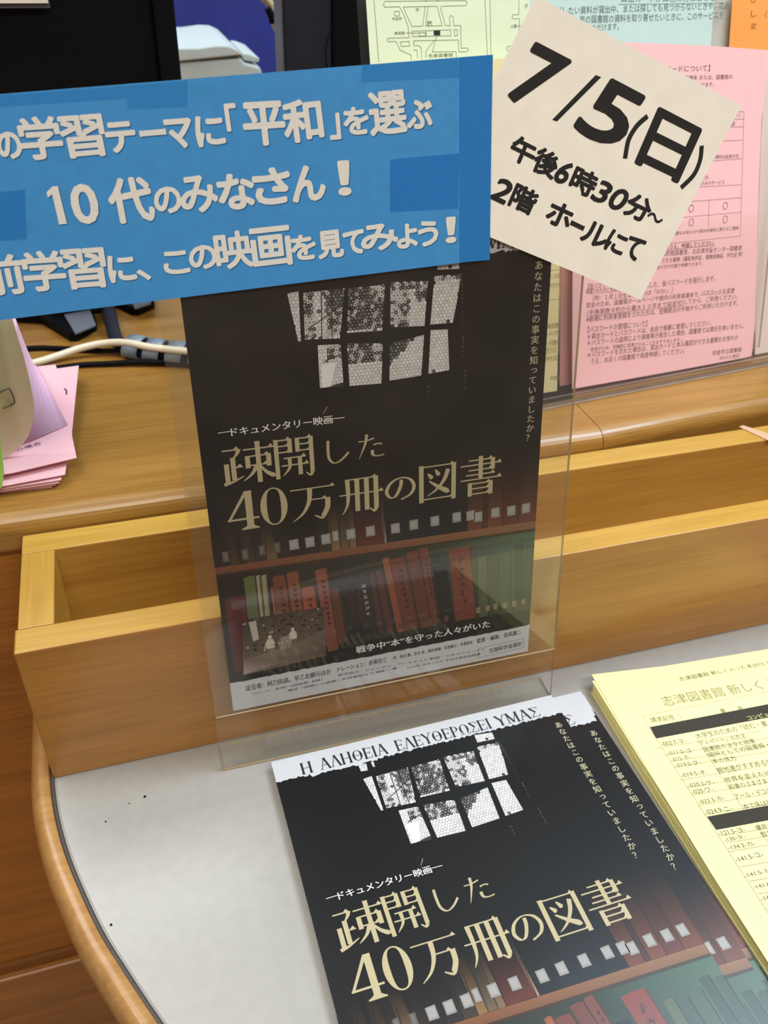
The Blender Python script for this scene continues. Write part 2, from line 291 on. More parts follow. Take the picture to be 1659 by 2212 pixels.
def serif(mb, ch, x, base, cap, w, col, thin=0.07, thick=0.15):
    """classical capital with slab hairline serifs, x and base in mm (y up); returns its advance"""
    h = cap; tn, tk = thin * h, thick * h
    S = {  # advance, strokes: (kind, points in units of cap height)
     'Η': (0.86, [('V', .14, 0, 1), ('V', .68, 0, 1), ('h', .14, .68, .5)]),
     'Α': (0.80, [('t', .36, 1, .08, 0), ('T', .38, 1, .68, 0), ('h', .2, .56, .36)]),
     'Λ': (0.80, [('t', .36, 1, .08, 0), ('T', .38, 1, .68, 0)]),
     'Θ': (0.86, [('O',), ('h', .26, .56, .5)]),
     'Ε': (0.70, [('V', .14, 0, 1), ('h', .14, .58, .97), ('h', .14, .48, .5), ('h', .14, .6, .03), ('s', .58, .97, .8), ('s', .6, .03, .22), ('s', .48, .4, .6)]),
     'Ι': (0.36, [('V', .16, 0, 1)]),
     'Υ': (0.78, [('V', .38, 0, .5), ('T', .08, 1, .38, .48), ('t', .66, 1, .4, .48)]),
     'Ρ': (0.68, [('V', .14, 0, 1), ('B',)]),
     'Ω': (0.88, [('W',), ('h', .06, .3, .03), ('h', .54, .8, .03), ('s', .06, .03, .16), ('s', .8, .03, .16)]),
     'Σ': (0.72, [('h', .08, .6, .97), ('h', .08, .62, .03), ('T', .1, .96, .4, .52), ('t', .4, .52, .08, .04), ('s', .6, .97, .78), ('s', .62, .03, .24)]),
     'Μ': (0.98, [('L', .12, 0, 1), ('V', .8, 0, 1), ('T', .12, 1, .46, .08), ('t', .8, 1, .46, .08)]),
     ' ': (0.5, [])}
    adv, st = S[ch]; T = lambda a, b: (x + a * h, base + b * h)
    for i, s_ in enumerate(st):
        z = w + i * 1e-6; k = s_[0]
        if k in 'VL':
            _, a, y0, y1 = s_; pline(mb, [T(a, y0), T(a, y1)], tk if k == 'V' else tn, z, col)
            for yy in (y0, y1):
                if not (yy == .5): pline(mb, [T(a - .12, yy + (.015 if yy < .5 else -.015)), T(a + .12, yy + (.015 if yy < .5 else -.015))], tn * .6, z + 4e-7, col)
        elif k == 'h': pline(mb, [T(s_[1], s_[3]), T(s_[2], s_[3])], tn * .7, z, col)
        elif k == 's': pline(mb, [T(s_[1], s_[2]), T(s_[1] + .02, s_[3])], tn * .7, z, col)
        elif k in 'tT':
            pline(mb, [T(s_[1], s_[2]), T(s_[3], s_[4])], tk if k == 'T' else tn * .8, z, col)
            for (a, b) in ((s_[1], s_[2]), (s_[3], s_[4])):
                if b in (0, 1): pline(mb, [T(a - .1, b + (.015 if b < .5 else -.015)), T(a + .1, b + (.015 if b < .5 else -.015))], tn * .6, z + 4e-7, col)
        elif k in 'OW':
            n = 22; a0, a1 = (0, 2 * math.pi) if k == 'O' else (math.radians(-62), math.radians(242)); cx, cy, rx_, ry_ = .41, .5, .37, .5
            if k == 'W': cy, ry_ = .53, .47
            for j in range(n):
                q = [a0 + (a1 - a0) * (j + d) / n for d in (0, 1)]; o = []
                for a in q: o.append((cx + rx_ * math.cos(a), cy + ry_ * math.sin(a)))
                ii = [(cx + (rx_ - .15 * abs(math.cos(a)) - .02) * math.cos(a), cy + (ry_ - .05) * math.sin(a)) for a in q]
                mb.face([(T(*p)[0] / 1000, T(*p)[1] / 1000, z) for p in (o[0], o[1], ii[1], ii[0])], 0, col)
        elif k == 'B':
            n = 10
            for j in range(n):
                q = [-math.pi / 2 + math.pi * (j + d) / n for d in (0, 1)]
                o = [(.3 + .3 * math.cos(a), .73 + .26 * math.sin(a)) for a in q]; ii = [(.3 + (.3 - .14 * math.cos(a)) * math.cos(a), .73 + .21 * math.sin(a)) for a in q]
                mb.face([(T(*p)[0] / 1000, T(*p)[1] / 1000, z) for p in (o[0], o[1], ii[1], ii[0])], 0, col)
            pline(mb, [T(.14, .97), T(.32, .97)], tn * .6, z, col); pline(mb, [T(.14, .49), T(.32, .49)], tn * .6, z, col)
    return adv * h
# ================================================================ measured lettering and outlines (mm in the frame of each sheet)
BLUE = [["の", -62.3, 35.9, -53.9, 36.3, 9.2, 0.06], ["学", -53.7, 35.2, -38.3, 35.7, 14.9, 0.06], ["習", -37.9, 35.2, -21.5, 35.9, 14.81, 0.06], ["に", 15.3, 37.5, 26.4, 38.0, 10.81, 0.06], ["「", 28.1, 43.0, 32.1, 43.2, 9.75, 0.06], ["平", 35.1, 37.0, 52.1, 37.4, 15.9, 0.06], ["和", 52.5, 37.4, 68.8, 38.7, 15.53, 0.06], ["」", 72.0, 38.2, 76.2, 38.4, 9.65, 0.06], ["を", 78.3, 39.8, 88.9, 40.0, 10.11, 0.06], ["1", -47.5, 10.0, -41.9, 10.1, 14.79, 0.06], ["0", -38.4, 9.8, -28.7, 10.1, 14.88, 0.06], ["代", -23.4, 9.2, -6.3, 9.8, 16.81, 0.06], ["の", -5.4, 12.1, 5.2, 12.2, 9.95, 0.06], ["み", 5.7, 11.5, 20.8, 12.0, 14.08, 0.06], ["な", 21.8, 11.9, 36.8, 12.5, 13.52, 0.06], ["さ", 37.4, 13.1, 52.8, 13.9, 13.79, 0.06], ["ん", 54.0, 13.5, 68.2, 14.2, 13.76, 0.06], ["！", 74.8, 15.3, 79.7, 15.4, 13.4, 0.06], ["前", -79.7, -16.3, -62.8, -16.2, 15.47, 0.06], ["学", -62.7, -15.9, -46.5, -16.0, 15.66, 0.06], ["習", -46.6, -16.3, -29.7, -16.3, 15.83, 0.06], ["に", -28.3, -14.8, -17.6, -14.6, 10.42, 0.06], ["、", -16.9, -15.2, -11.4, -15.0, 4.53, 0.06], ["こ", -5.1, -13.2, 5.4, -13.1, 8.97, 0.06], ["の", 6.2, -12.2, 17.7, -11.8, 9.47, 0.06], ["映", 17.9, -13.1, 33.6, -12.5, 15.22, 0.06], ["画", 34.0, -13.5, 51.1, -12.8, 16.35, 0.06], ["を", 51.6, -11.4, 62.3, -11.2, 10.23, 0.06], ["見", 64.0, -11.6, 75.2, -11.1, 11.29, 0.06], ["て", 76.0, -10.7, 85.2, -10.3, 9.88, 0.06], ["テ", -20.7, 36.6, -9.7, 37.1, 10.55, 0.06], ["ー", -7.8, 42.0, 2.7, 42.5, 2.16, 0.06], ["マ", 2.9, 37.2, 13.2, 37.6, 10.47, 0.06], ["選", 90.2, 38.9, 106.6, 40.0, 16.5, 0.06], ["ぶ", 107.2, 40.9, 118.4, 41.7, 10.82, 0.06], ["み", 84.3, -9.9, 101.5, -9.3, 10.92, 0.06], ["よ", 101.5, -9.7, 110.9, -9.5, 10.13, 0.06], ["う", 111.8, -9.5, 121.1, -9.3, 10.63, 0.06], ["！", 125.6, -8.7, 130.1, -8.6, 10.89, 0.06]]
BLUEREC = [[[-10.1, 60.7], [13.7, 62.0], [12.5, 52.5], [-11.4, 52.2]], [[-65.2, 23.8], [-55.7, 24.1], [-58.7, 5.2], [-69.1, 5.0]], [[14.4, 60.5], [25.2, 61.1], [25.3, 57.0], [14.8, 56.4]], [[-58.0, 58.4], [-10.1, 60.6], [-10.8, 56.2], [-58.8, 54.5]], [[130.8, 68.4], [146.4, 69.1], [147.9, -18.4], [132.2, -18.4]], [[98.5, 28.8], [131.4, 30.0], [131.2, 6.2], [98.0, 6.5]], [[87.1, 66.3], [130.3, 68.2], [130.9, 60.8], [86.3, 59.9]]]
BLUEP = [[-109.0, 56.3], [146.6, 69.4], [147.4, -18.0], [-116.0, -28.6]]
WHITE = [["7", 155.0, 51.8, 172.6, 44.4, 24.62, 0.05], ["5", 190.7, 37.1, 213.6, 27.4, 25.34, 0.06], ["日", 223.1, 22.2, 247.5, 12.0, 25.2, 0.055], ["午", 155.4, 27.4, 166.9, 22.2, 10.26, 0.05], ["後", 167.4, 21.6, 178.9, 16.5, 10.6, 0.05], ["6", 179.8, 16.1, 185.8, 13.4, 9.87, 0.05], ["時", 187.5, 12.5, 199.8, 7.0, 10.63, 0.05], ["3", 200.8, 6.5, 207.8, 3.4, 9.66, 0.05], ["0", 209.6, 2.9, 217.4, -0.7, 9.75, 0.05], ["分", 218.5, -1.1, 231.6, -6.8, 10.64, 0.05], ["〜", 232.2, -4.0, 240.7, -7.8, 3.4, 0.05], ["2", 147.4, 10.1, 155.3, 6.4, 9.89, 0.05], ["階", 156.6, 6.4, 168.3, 0.9, 10.43, 0.05], ["ホ", 176.0, -1.8, 188.2, -7.3, 10.19, 0.05], ["ー", 189.8, -4.7, 197.2, -8.1, 2.24, 0.05], ["ル", 195.9, -11.9, 208.9, -17.9, 9.98, 0.05], ["に", 209.5, -17.2, 219.4, -21.7, 9.75, 0.05], ["て", 220.3, -21.1, 229.2, -25.1, 10.18, 0.05]]
WHITEARC = [[[226.4, 42.0], [221.6, 38.2], [218.0, 32.4], [217.0, 24.8]], [[259.0, 27.5], [259.0, 21.4], [256.5, 15.0], [250.6, 9.6]]]
WHITESL = [[177.1, 42.4], [197.8, 60.4], [200.7, 59.5], [179.6, 41.6]]
WHITEP = [[166.2, 91.4], [278.6, 45.5], [234.0, -45.0], [116.3, 5.8]]
PINK = [["【仮パスワードについて】暗", 38.3, 77.9, 81.9, 74.4, 4.26, 0], ["号化した、仮パスワードを発行します。", 84.0, 72.6, 154.4, 70.0, 4.45, 0], ["申請された方に生年月日の数字で", 36.9, 74.3, 80.8, 71.7, 4.09, 0], ["［例：１月１日生まれ", 42.8, 69.2, 81.1, 67.1, 3.92, 0], ["の方は「0101」］", 81.7, 67.4, 114.3, 66.3, 4.01, 0], ["安全のため、図書館ホームページや館内の利用者端末で、", 37.2, 64.7, 140.3, 59.9, 4.01, 0], ["パスワードを変更", 142.1, 60.5, 174.7, 58.7, 3.93, 0], ["（半角英数４桁から最大１０字まで設定可）", 38.2, 59.2, 125.2, 55.4, 4.02, 0], ["してから、ご利用ください。", 126.2, 55.7, 177.9, 53.6, 4.18, 0], ["※新規に利用者登録をされた方は、翌開館日の午後からご利用いただけます。", 37.5, 54.3, 179.2, 48.2, 4.32, 0], ["【パスワードの管理について】", 39.0, 46.3, 92.2, 43.7, 4.69, 0], ["＊貸出カードとパスワードは、各自で慎重に管理してください。", 38.7, 41.4, 153.8, 36.1, 4.37, 0], ["＊パスワードの盗用により損害等が発生した場合、図書館では責任を負いません。", 38.9, 36.5, 187.3, 29.2, 4.43, 0], ["安全のため、定期的に変更されることをおすすめします。", 42.1, 32.1, 125.5, 27.6, 3.07, 0], ["＊パスワードを忘れた場合は、貸出カードと本人確認ができる書類をお持ちの", 39.2, 27.5, 182.5, 20.5, 4.48, 0], ["うえ、お近くの図書館で再度申請してください。", 42.5, 22.3, 129.8, 17.6, 4.45, 0], ["佐倉市立図書館", 157.7, 11.8, 187.4, 10.1, 3.97, 0], ["2012.3 改訂", 165.3, 6.8, 186.5, 5.6, 3.29, 0], ["ご来館のうえ、申請してください。", 94.4, 98.7, 150.9, 96.9, 3.7, 0.03], ["井公民館図書室、北志津児童センター図書室", 98.3, 94.2, 177.9, 90.3, 3.94, 0], ["認ができる書類（運転免許証、健康保険証、学生証 等）", 95.7, 89.4, 179.3, 85.7, 3.55, 0], ["保護者の方が代理で申請できます。", 91.5, 85.4, 141.2, 83.3, 2.91, 0], ["パスワードについて】", 85.7, 215.8, 134.5, 214.9, 4.16, 0], ["者端末 または、図書館の", 113.2, 210.2, 155.0, 209.3, 3.08, 0], ["受付けます。", 121.2, 205.2, 139.1, 205.2, 3.1, 0], ["る資料は延長不可", 142.7, 157.9, 166.9, 156.8, 2.7, 0], ["の方、", 134.2, 144.2, 141.5, 144.3, 2.91, 0], ["方のみのサービス", 130.8, 140.7, 155.7, 139.8, 2.91, 0], ["の重要なお知らせや貸出中資料に関するご連絡", 107.9, 108.0, 173.0, 106.1, 2.7, 0], ["く)", 161.5, 183.9, 165.2, 183.9, 3.09, 0], ["話", 157.2, 178.9, 161.0, 178.9, 3.1, 0]]
PINKLINE = [[[135.0, 189.5], [168.2, 187.8]], [[130.4, 184.2], [168.3, 182.8]], [[125.6, 179.4], [168.6, 177.7]], [[116.1, 170.5], [168.8, 168.8]], [[106.9, 157.2], [169.7, 156.2]], [[97.9, 141.2], [171.7, 138.1]], [[88.3, 131.3], [172.8, 128.9]], [[78.8, 120.6], [174.3, 118.6]], [[69.5, 103.3], [175.5, 101.1]], [[168.2, 187.8], [175.5, 101.1]], [[142.6, 129.8], [144.0, 110.7]], [[111.2, 130.5], [111.8, 111.8]], [[142.0, 61.0], [174.4, 58.9]], [[37.4, 58.7], [125.2, 55.2]], [[101.4, 98.3], [150.9, 96.8]]]
PINKO = [[126.7, 125.3], [158.3, 124.4], [127.6, 115.6], [159.3, 114.7], [96.9, 125.7], [97.6, 116.0]]
YEL = [["近くの図", 3.9, 88.7, 15.7, 88.5, 3.46, 0], ["手続きを行", 3.1, 82.6, 16.0, 82.3, 3.48, 0], ["入確認書", 2.1, 53.9, 14.1, 53.5, 3.87, 0], ["への方", 2.2, 48.8, 14.2, 48.3, 3.63, 0], ["カードを無く", 1.6, 41.3, 14.3, 41.0, 4.2, 0.03], ["を発見できる", 0.4, 35.8, 13.1, 35.2, 3.69, 0], ["場所を図", 1.1, 29.9, 13.2, 29.6, 4.0, 0], ["佐倉市", 7.3, 15.9, 17.1, 14.8, 3.22, 0], ["2012", 15.9, 10.7, 22.8, 10.4, 2.47, 0]]
YELLINE = [[[-2.2, 95.0], [15.3, 94.4]], [[-3.3, 74.4], [15.6, 74.1]], [[-7.9, 40.7], [13.7, 39.3]]]
CYAN = [["貸出カードが緑色の方はこちらへ", 72.3, 255.3, 157.8, 254.9, 4.38, 0], ["さがしたい資料が貸出中、または探しても見つからないときや、佐倉", 17.2, 248.7, 164.9, 249.9, 4.65, 0], ["市の図書館の資料を取り寄せたいときに、このサービスを", 40.0, 243.5, 160.1, 243.9, 4.71, 0], ["ご利用いただけます。", 34.4, 238.1, 71.5, 239.1, 4.34, 0]]
OR = [["く貸", 197.0, 243.6, 203.9, 243.5, 4.65, 0], ["さ", 182.9, 253.5, 187.8, 253.5, 3.8, 0], ["し", 184.0, 244.7, 189.0, 244.6, 3.84, 0], ["定", 185.0, 236.9, 190.0, 236.8, 3.88, 0]]
MAP = [[[-100.2, 256.4], [-99.1, 257.9], [-44.6, 257.7], [-43.3, 256.4], [-44.5, 255.0], [-60.9, 254.8]], [[-64.3, 254.9], [-87.2, 254.8]], [[-89.7, 255.0], [-99.5, 254.9], [-100.2, 256.4]], [[-89.7, 255.0], [-87.1, 250.6], [-84.6, 244.1], [-84.5, 238.3]], [[-87.2, 254.8], [-85.0, 249.9], [-82.0, 244.3], [-74.7, 244.4], [-72.5, 254.9]], [[-70.5, 254.9], [-72.8, 244.4], [-61.4, 244.3], [-64.3, 254.9]], [[-62.2, 254.9], [-59.2, 244.3], [-55.7, 244.2], [-56.2, 248.7], [-55.0, 249.9], [-53.5, 248.6], [-53.3, 244.2], [-48.4, 244.1], [-48.5, 231.5], [-44.2, 231.6], [-43.3, 230.4], [-44.7, 229.5], [-50.3, 229.4], [-50.4, 236.2]], [[-82.2, 241.7], [-55.5, 241.9], [-55.7, 238.6], [-81.9, 238.8], [-82.2, 241.7]], [[-72.6, 241.6], [-72.7, 238.7]], [[-53.1, 241.9], [-50.8, 241.9], [-50.9, 238.6], [-53.0, 238.5], [-53.1, 241.9]], [[-50.4, 236.2], [-81.2, 236.5], [-81.7, 235.2]], [[-84.2, 238.3], [-98.4, 238.3], [-99.3, 237.5], [-98.4, 236.5], [-93.3, 236.5], [-90.9, 231.7], [-83.8, 228.8]], [[-81.2, 236.5], [-81.4, 233.8], [-77.9, 233.7], [-76.5, 232.3], [-76.4, 226.4]], [[-90.6, 236.1], [-84.4, 236.3], [-84.2, 233.7], [-89.9, 233.7], [-90.6, 236.1]], [[-83.8, 228.8], [-83.5, 226.2]], [[-93.2, 252.6], [-89.9, 252.5], [-90.1, 250.1], [-93.4, 250.2], [-93.2, 252.6]], [[-86.5, 240.8], [-77.1, 240.6]], [[-77.1, 240.8], [-73.0, 240.7], [-73.1, 238.9], [-77.4, 239.0], [-77.1, 240.8]], [[-78.9, 253.8], [-76.8, 253.8]], [[-78.9, 253.1], [-76.8, 253.1]], [[-77.8, 253.1], [-77.9, 251.9]], [[-71.4, 246.8], [-68.6, 246.7], [-68.7, 244.3], [-71.6, 244.3], [-71.4, 246.8]], [[-65.3, 238.9], [-68.9, 230.0], [-52.3, 229.7], [-52.2, 226.6]], [[-67.4, 236.5], [-73.4, 230.4], [-73.4, 227.0]], [[-64.2, 258.3], [-62.9, 257.6]], [[-71.4, 258.4], [-72.3, 257.6]], [[-81.8, 231.4], [-79.4, 231.3], [-79.2, 226.8]], [[-27.3, 257.9], [-27.2, 227.6]], [[-30.9, 257.9], [-29.8, 227.0]], [[-106.2, 258.8], [-105.6, 225.6]], [[-6.3, 257.6], [-6.4, 249.4], [-11.0, 249.4], [-11.5, 248.2], [-10.6, 247.0], [-6.0, 247.1], [-6.5, 237.1], [-10.3, 234.4]], [[-11.2, 231.6], [-14.9, 231.6], [-15.7, 230.5], [-14.5, 229.1], [-11.2, 229.0]], [[-7.4, 243.0], [-4.6, 242.9]]]
MAPBLK = [[-67.4, 241.8], [-62.9, 241.7], [-63.0, 239.0], [-67.5, 239.1]]
GR = [["市役所", -95.1, 247.7, -88.4, 247.8, 1.74, 0], ["美術館", -94.1, 239.9, -87.2, 239.9, 1.9, 0], ["P", -71.0, 244.6, -69.0, 244.6, 1.91, 0], ["佐倉図書館", -71.8, 226.9, -54.6, 226.9, 2.11, 0], ["公園", -12.5, 241.9, -8.1, 242.0, 1.99, 0], ["小学", -2.2, 252.7, 0.1, 252.8, 2.81, 0]]
NEW = [["志津図書館 新しく入った本2015. 4／7～6／8", 54.3, -18.2, 141.9, -17.5, 3.59, 0], ["志津図書館 新しく入った本", 33.8, -35.3, 142.3, -36.8, 8.22, -0.02], ["請求記号", 19.4, -45.2, 35.0, -46.0, 4.05, 0], ["書", 66.1, -48.5, 69.6, -48.6, 4.05, 0], ["名", 78.0, -49.0, 81.6, -49.1, 4.07, 0], ["-002.7-マ-", 16.8, -63.1, 32.7, -64.1, 3.36, 0], ["-011.2-ゴ-", 17.1, -69.7, 33.5, -70.7, 3.28, 0], ["-012-ネ-", 17.2, -74.5, 29.4, -74.8, 3.19, 0], ["-019.0-タ-", 17.3, -78.7, 33.0, -79.8, 3.2, 0], ["-019.5-オ-", 17.0, -85.7, 33.5, -86.8, 3.13, 0], ["-020.2-ケ-", 17.3, -92.8, 33.6, -94.0, 3.06, 0], ["-020-ワ-", 17.3, -97.5, 30.0, -98.1, 2.99, 0], ["-022.3-カ-", 17.6, -104.2, 33.5, -104.6, 2.9, 0], ["-024.9-ニ-", 17.7, -110.9, 33.9, -111.8, 2.87, 0], ["-121.5-ヨ-", 17.6, -124.4, 33.3, -125.3, 2.74, 0], ["-130-タ-", 18.7, -128.5, 30.9, -129.0, 2.68, 0], ["-134.2-カ-", 17.9, -133.1, 34.0, -133.9, 2.65, 0], ["-141.5-コ-", 17.9, -140.4, 34.2, -140.6, 2.55, 0], ["-141.5-ト-", 17.5, -149.4, 33.8, -149.6, 2.46, 0], ["-141.6-キ-", 18.2, -156.1, 34.2, -156.4, 2.41, 0], ["-141.8-ニ-", 18.4, -162.7, 34.5, -163.2, 2.36, 0], ["大学生のための「読む・書く・プレゼン・", 40.5, -62.6, 116.5, -63.6, 4.11, 0], ["ディベート」の方法", 39.8, -67.6, 70.5, -68.7, 3.56, 0], ["図書館の法令と政策", 39.9, -72.4, 74.1, -73.4, 3.74, 0], ["場所としての図書館・空間としての図書館", 40.0, -76.9, 120.1, -78.6, 3.94, 0], ["本の底力", 40.2, -81.2, 55.3, -82.1, 3.67, 0], ["親地連がすすめる読みきかせの本", 39.5, -87.9, 99.7, -90.1, 4.03, 0], ["世界を変えた100の本の歴史図鑑", 40.2, -94.9, 101.4, -97.3, 3.95, 0], ["和書のさまざま", 40.0, -99.5, 64.0, -100.3, 3.63, 0], ["アール・デコの本づくり", 39.7, -106.0, 76.0, -107.2, 3.77, 0], ["本で床は抜けるのか", 40.5, -112.8, 73.4, -114.1, 3.49, 0], ["コンピュータ・情報科学", 80.0, -56.8, 121.7, -56.4, 3.44, 9], ["横井小楠の学問と思想", 39.8, -126.3, 74.9, -127.3, 3.32, 0], ["哲学の使い方", 40.0, -130.3, 64.5, -131.2, 3.09, 0]]
NEWBAND = [[[16.5, -47.9], [150.7, -47.7], [148.1, -58.0], [16.0, -56.7]], [[17.2, -112.1], [99.6, -114.9], [97.6, -123.6], [17.8, -120.7]]]
NEWLINE = [[[16.2, -39.0], [137.5, -38.0]], [[16.2, -39.0], [16.0, -56.7]], [[39.4, -41.7], [39.2, -50.3]], [[16.0, -56.7], [17.7, -168.9]], [[40.0, -59.5], [40.0, -113.2]], [[41.9, -121.9], [38.9, -173.9]], [[12.4, -63.6], [81.9, -65.7]], [[14.9, -69.2], [84.0, -71.5]], [[15.3, -74.1], [83.9, -76.4]], [[15.4, -78.3], [83.5, -80.7]], [[14.9, -87.0], [82.1, -89.6]], [[15.6, -92.5], [82.2, -95.2]], [[15.3, -97.6], [81.4, -100.4]], [[16.1, -104.6], [81.4, -107.6]], [[16.6, -110.9], [81.3, -113.9]], [[17.5, -124.6], [79.3, -128.0]], [[18.4, -129.0], [79.8, -132.5]], [[17.4, -133.9], [78.2, -137.5]], [[18.2, -143.2], [78.1, -146.9]], [[18.3, -151.5], [77.4, -155.4]], [[18.6, -158.7], [76.9, -162.7]], [[18.1, -166.9], [75.5, -171.0]]]
CRED = [["証言者：阿刀田高、早乙女勝元ほか", 8.3, -245.0, 57.6, -244.8, 3.8, 0], ["ナレーション：長塚京三", 60.9, -244.4, 91.0, -244.1, 3.53, 0], ["声：金井 節、京井 幸、黒岩祐樹、名取誠之、寺澤美史", 95.1, -243.6, 145.0, -243.3, 2.52, 0], ["監督・編集：金髙謙二", 147.7, -243.5, 176.6, -243.1, 3.31, 0], ["文部科学省選定", 155.9, -252.6, 177.6, -252.0, 3.38, 0], ["プロデューサー：藤沢明行・谷田部進 撮影：金高謙二", 11.4, -248.7, 52.7, -248.0, 1.57, 0], ["製作協力：ジェンザン・アートネット 配給：シネマジャーナル", 61.5, -247.5, 153.4, -249.8, 1.62, 0], ["構成『疎開した図書』友朋書房刊 広瀬敏一 著", 31.6, -251.3, 97.2, -250.7, 1.6, 0], ["2013年 日本 102分 文化庁芸術振興費", 103.3, -252.1, 150.3, -252.7, 1.65, 0]]
SLOG = [["戦争中“本”を守った人々がいた", 73.1, -234.1, 155.8, -233.6, 4.93, 0]]
DOC = [["ドキュメンタリー映画", 15.8, -92.8, 66.4, -92.5, 4.36, 0]]
FOOTG = [[29.0, 371.2], [37.3, 331.9], [53.9, 345.1], [50.1, 376.2]]
FOOTD = [[-12.6, 388.5], [9.9, 379.6], [32.0, 339.4], [38.4, 338.6], [53.6, 356.2], [53.9, 365.6], [49.2, 399.0], [-13.7, 418.8]]
FOOT2G = [[84.9, 380.8], [86.3, 371.6], [100.5, 379.8], [100.2, 401.0]]
FOOT2D = [[71.8, 399.0], [82.6, 381.1], [88.4, 378.5], [103.3, 391.7], [104.4, 404.7], [101.3, 430.1], [73.4, 430.9]]
TAPE = [[503.1, 103.2], [507.5, 104.1], [521.7, 84.9], [513.4, 77.7]]
PINKP = []
# ================================================================ frames of the main planes
TY, TT = -0.006239519, 0.186094332
A_E = Vector((math.cos(TY), math.sin(TY), 0)); A_B = Vector((-math.sin(TY), math.cos(TY), 0))
A_UP = A_B * math.sin(TT) + Vector((0, 0, math.cos(TT)))
A_BL = Vector((0.103468591, -0.0139044, 0.041808616)); A_TL = A_BL + A_UP * 0.257
MA = frame(A_TL, A_E, A_UP)
BY = 0.016092032
def MBf(z, du=0.0, dv=0.0, rot=0.0):
    e = Vector((math.cos(BY), math.sin(BY), 0)); u = Vector((-math.sin(BY), math.cos(BY), 0)); o = Vector((0.120776883, -0.026775651, z)) + e * du - u * dv
    a = BY + rot; return frame(o, (math.cos(a), math.sin(a), 0), (-math.sin(a), math.cos(a), 0))
PT = 0.25; P0 = Vector((0.3639, 0.1541, 0.114)); P_E = (Vector((0.5796, 0.1764, 0.114)) - P0).normalized(); P_B = Vector((-P_E.y, P_E.x, 0))
P_UP = P_B * math.sin(PT) + Vector((0, 0, math.cos(PT))); MP = frame(P0, P_E, P_UP); MPU = frame(P0 + P_B * 0.02, P_E, P_UP)
def put(o, m): o.matrix_world = m; return o
def child(o, root, m):
    o.parent = root; o.matrix_parent_inverse = Matrix.Identity(4); o.matrix_basis = root.matrix_world.inverted() @ m; return o
Hc = 0.114
BOX_H, BOX_D, BOX_T, BOX_TB, BOX_TL, BOX_X = 0.1020574, 0.1004, 0.0181, 0.018, 0.0183, 0.80
# ================================================================ setting
m = MB(); m.box((-2.5, -2.2, -0.70), (3.0, 3.0, -0.68)); tag(m.build('floor', M_FLOOR), 'brown vinyl floor below the counter', kind='structure')
M_SHELFWALL = mat('dark_bookshelf_wall', (92, 62, 44), 0.8, 0.5, 6)
for nm, a, b_, mt_, lb in [('wall_back', (-2.5, 2.6, -0.68), (3.0, 2.65, 2.2), M_WALL, 'plain painted wall far behind the desk'), ('wall_front', (-2.5, -2.2, -0.68), (3.0, -2.15, 2.2), M_SHELFWALL, 'dark brown wall behind the viewer'), ('wall_left', (-2.55, -2.2, -0.68), (-2.5, 2.65, 2.2), M_WALL, 'painted wall at the left'), ('wall_right', (3.0, -2.2, -0.68), (3.05, 2.65, 2.2), M_WALL, 'painted wall at the right'), ('ceiling', (-2.55, -2.2, 2.2), (3.05, 2.65, 2.25), M_WALL, 'plain ceiling with lamps')]:
    m = MB(); m.box(a, b_); tag(m.build(nm, mt_), lb, kind='structure')
# ================================================================ reception counter
def sweep(stations, prof, name, mt, parent):
    """profile (dy, z) swept through stations (x, y-of-front)"""
    mb = MB(); n = len(prof)
    for x, y in stations: mb.v += [(x, y + p[0], p[1]) for p in prof]
    for i in range(len(stations) - 1):
        for k in range(n):
            j = (k + 1) % n; mb.f.append((i * n + k, (i + 1) * n + k, (i + 1) * n + j, i * n + j)); mb.m.append(0); mb.c.append([(1, 1, 1)] * 4)
    mb.f.append(tuple(range(n))); mb.m.append(0); mb.c.append([(1, 1, 1)] * n)
    b = (len(stations) - 1) * n; mb.f.append(tuple(b + k for k in reversed(range(n)))); mb.m.append(0); mb.c.append([(1, 1, 1)] * n)
    return mb.build(name, mt, parent)
counter = empty('reception_counter', Matrix.Translation((0.3, 0.5, -0.68))); tag(counter, 'long oak reception counter with a rounded front edge behind the trough', 'counter')
CI = Matrix.Identity(4)
arc = [(0.0, Hc - 0.0105)] + [(0.0105 - 0.0105 * math.cos(a), Hc - 0.0105 + 0.0105 * math.sin(a)) for a in [math.pi / 2 * k / 7 for k in range(1, 8)]]
lowr = [(0.004 - 0.004 * math.sin(a), 0.089 + 0.004 - 0.004 * math.cos(a)) for a in [math.pi / 2 * k / 4 for k in range(0, 5)]]
prof = [(0.0, 0.0)] * 0 + lowr + arc
def prof_to(depth): return prof + [(depth, Hc), (depth, 0.089)]
SE = 0.3885
w1 = sweep([(-0.75, 0.1015), (SE - 0.0003, 0.1015)], prof_to(0.85), 'worktop_section', WOOD_TOP, None); child(w1, counter, CI)
w2 = sweep([(SE + 0.0003, 0.1016), (1.3, 0.1016 + (1.3 - SE) * 0.075)], prof_to(0.80), 'worktop_section', WOOD_TOP, None); child(w2, counter, CI)
m = MB(); m.box((-0.74, 0.108, -0.366), (1.25, 0.128, 0.0888)); child(bevel(m.build('front_panel', WOOD_PANEL), 0.0015), counter, CI)
m = MB(); m.box((-0.74, 0.104, -0.378), (1.25, 0.126, -0.3665)); child(m.build('dark_joint', mat('panel_shadow_joint', (132, 84, 36), 0.6)), counter, CI)  # brown strip in the groove between front and lower panel
m = MB(); m.box((-0.74, 0.098, -0.68), (1.25, 0.126, -0.3785)); child(bevel(m.build('lower_panel', wood('plinth_oak', (180, 124, 60), (130, 80, 32))), 0.002), counter, CI)
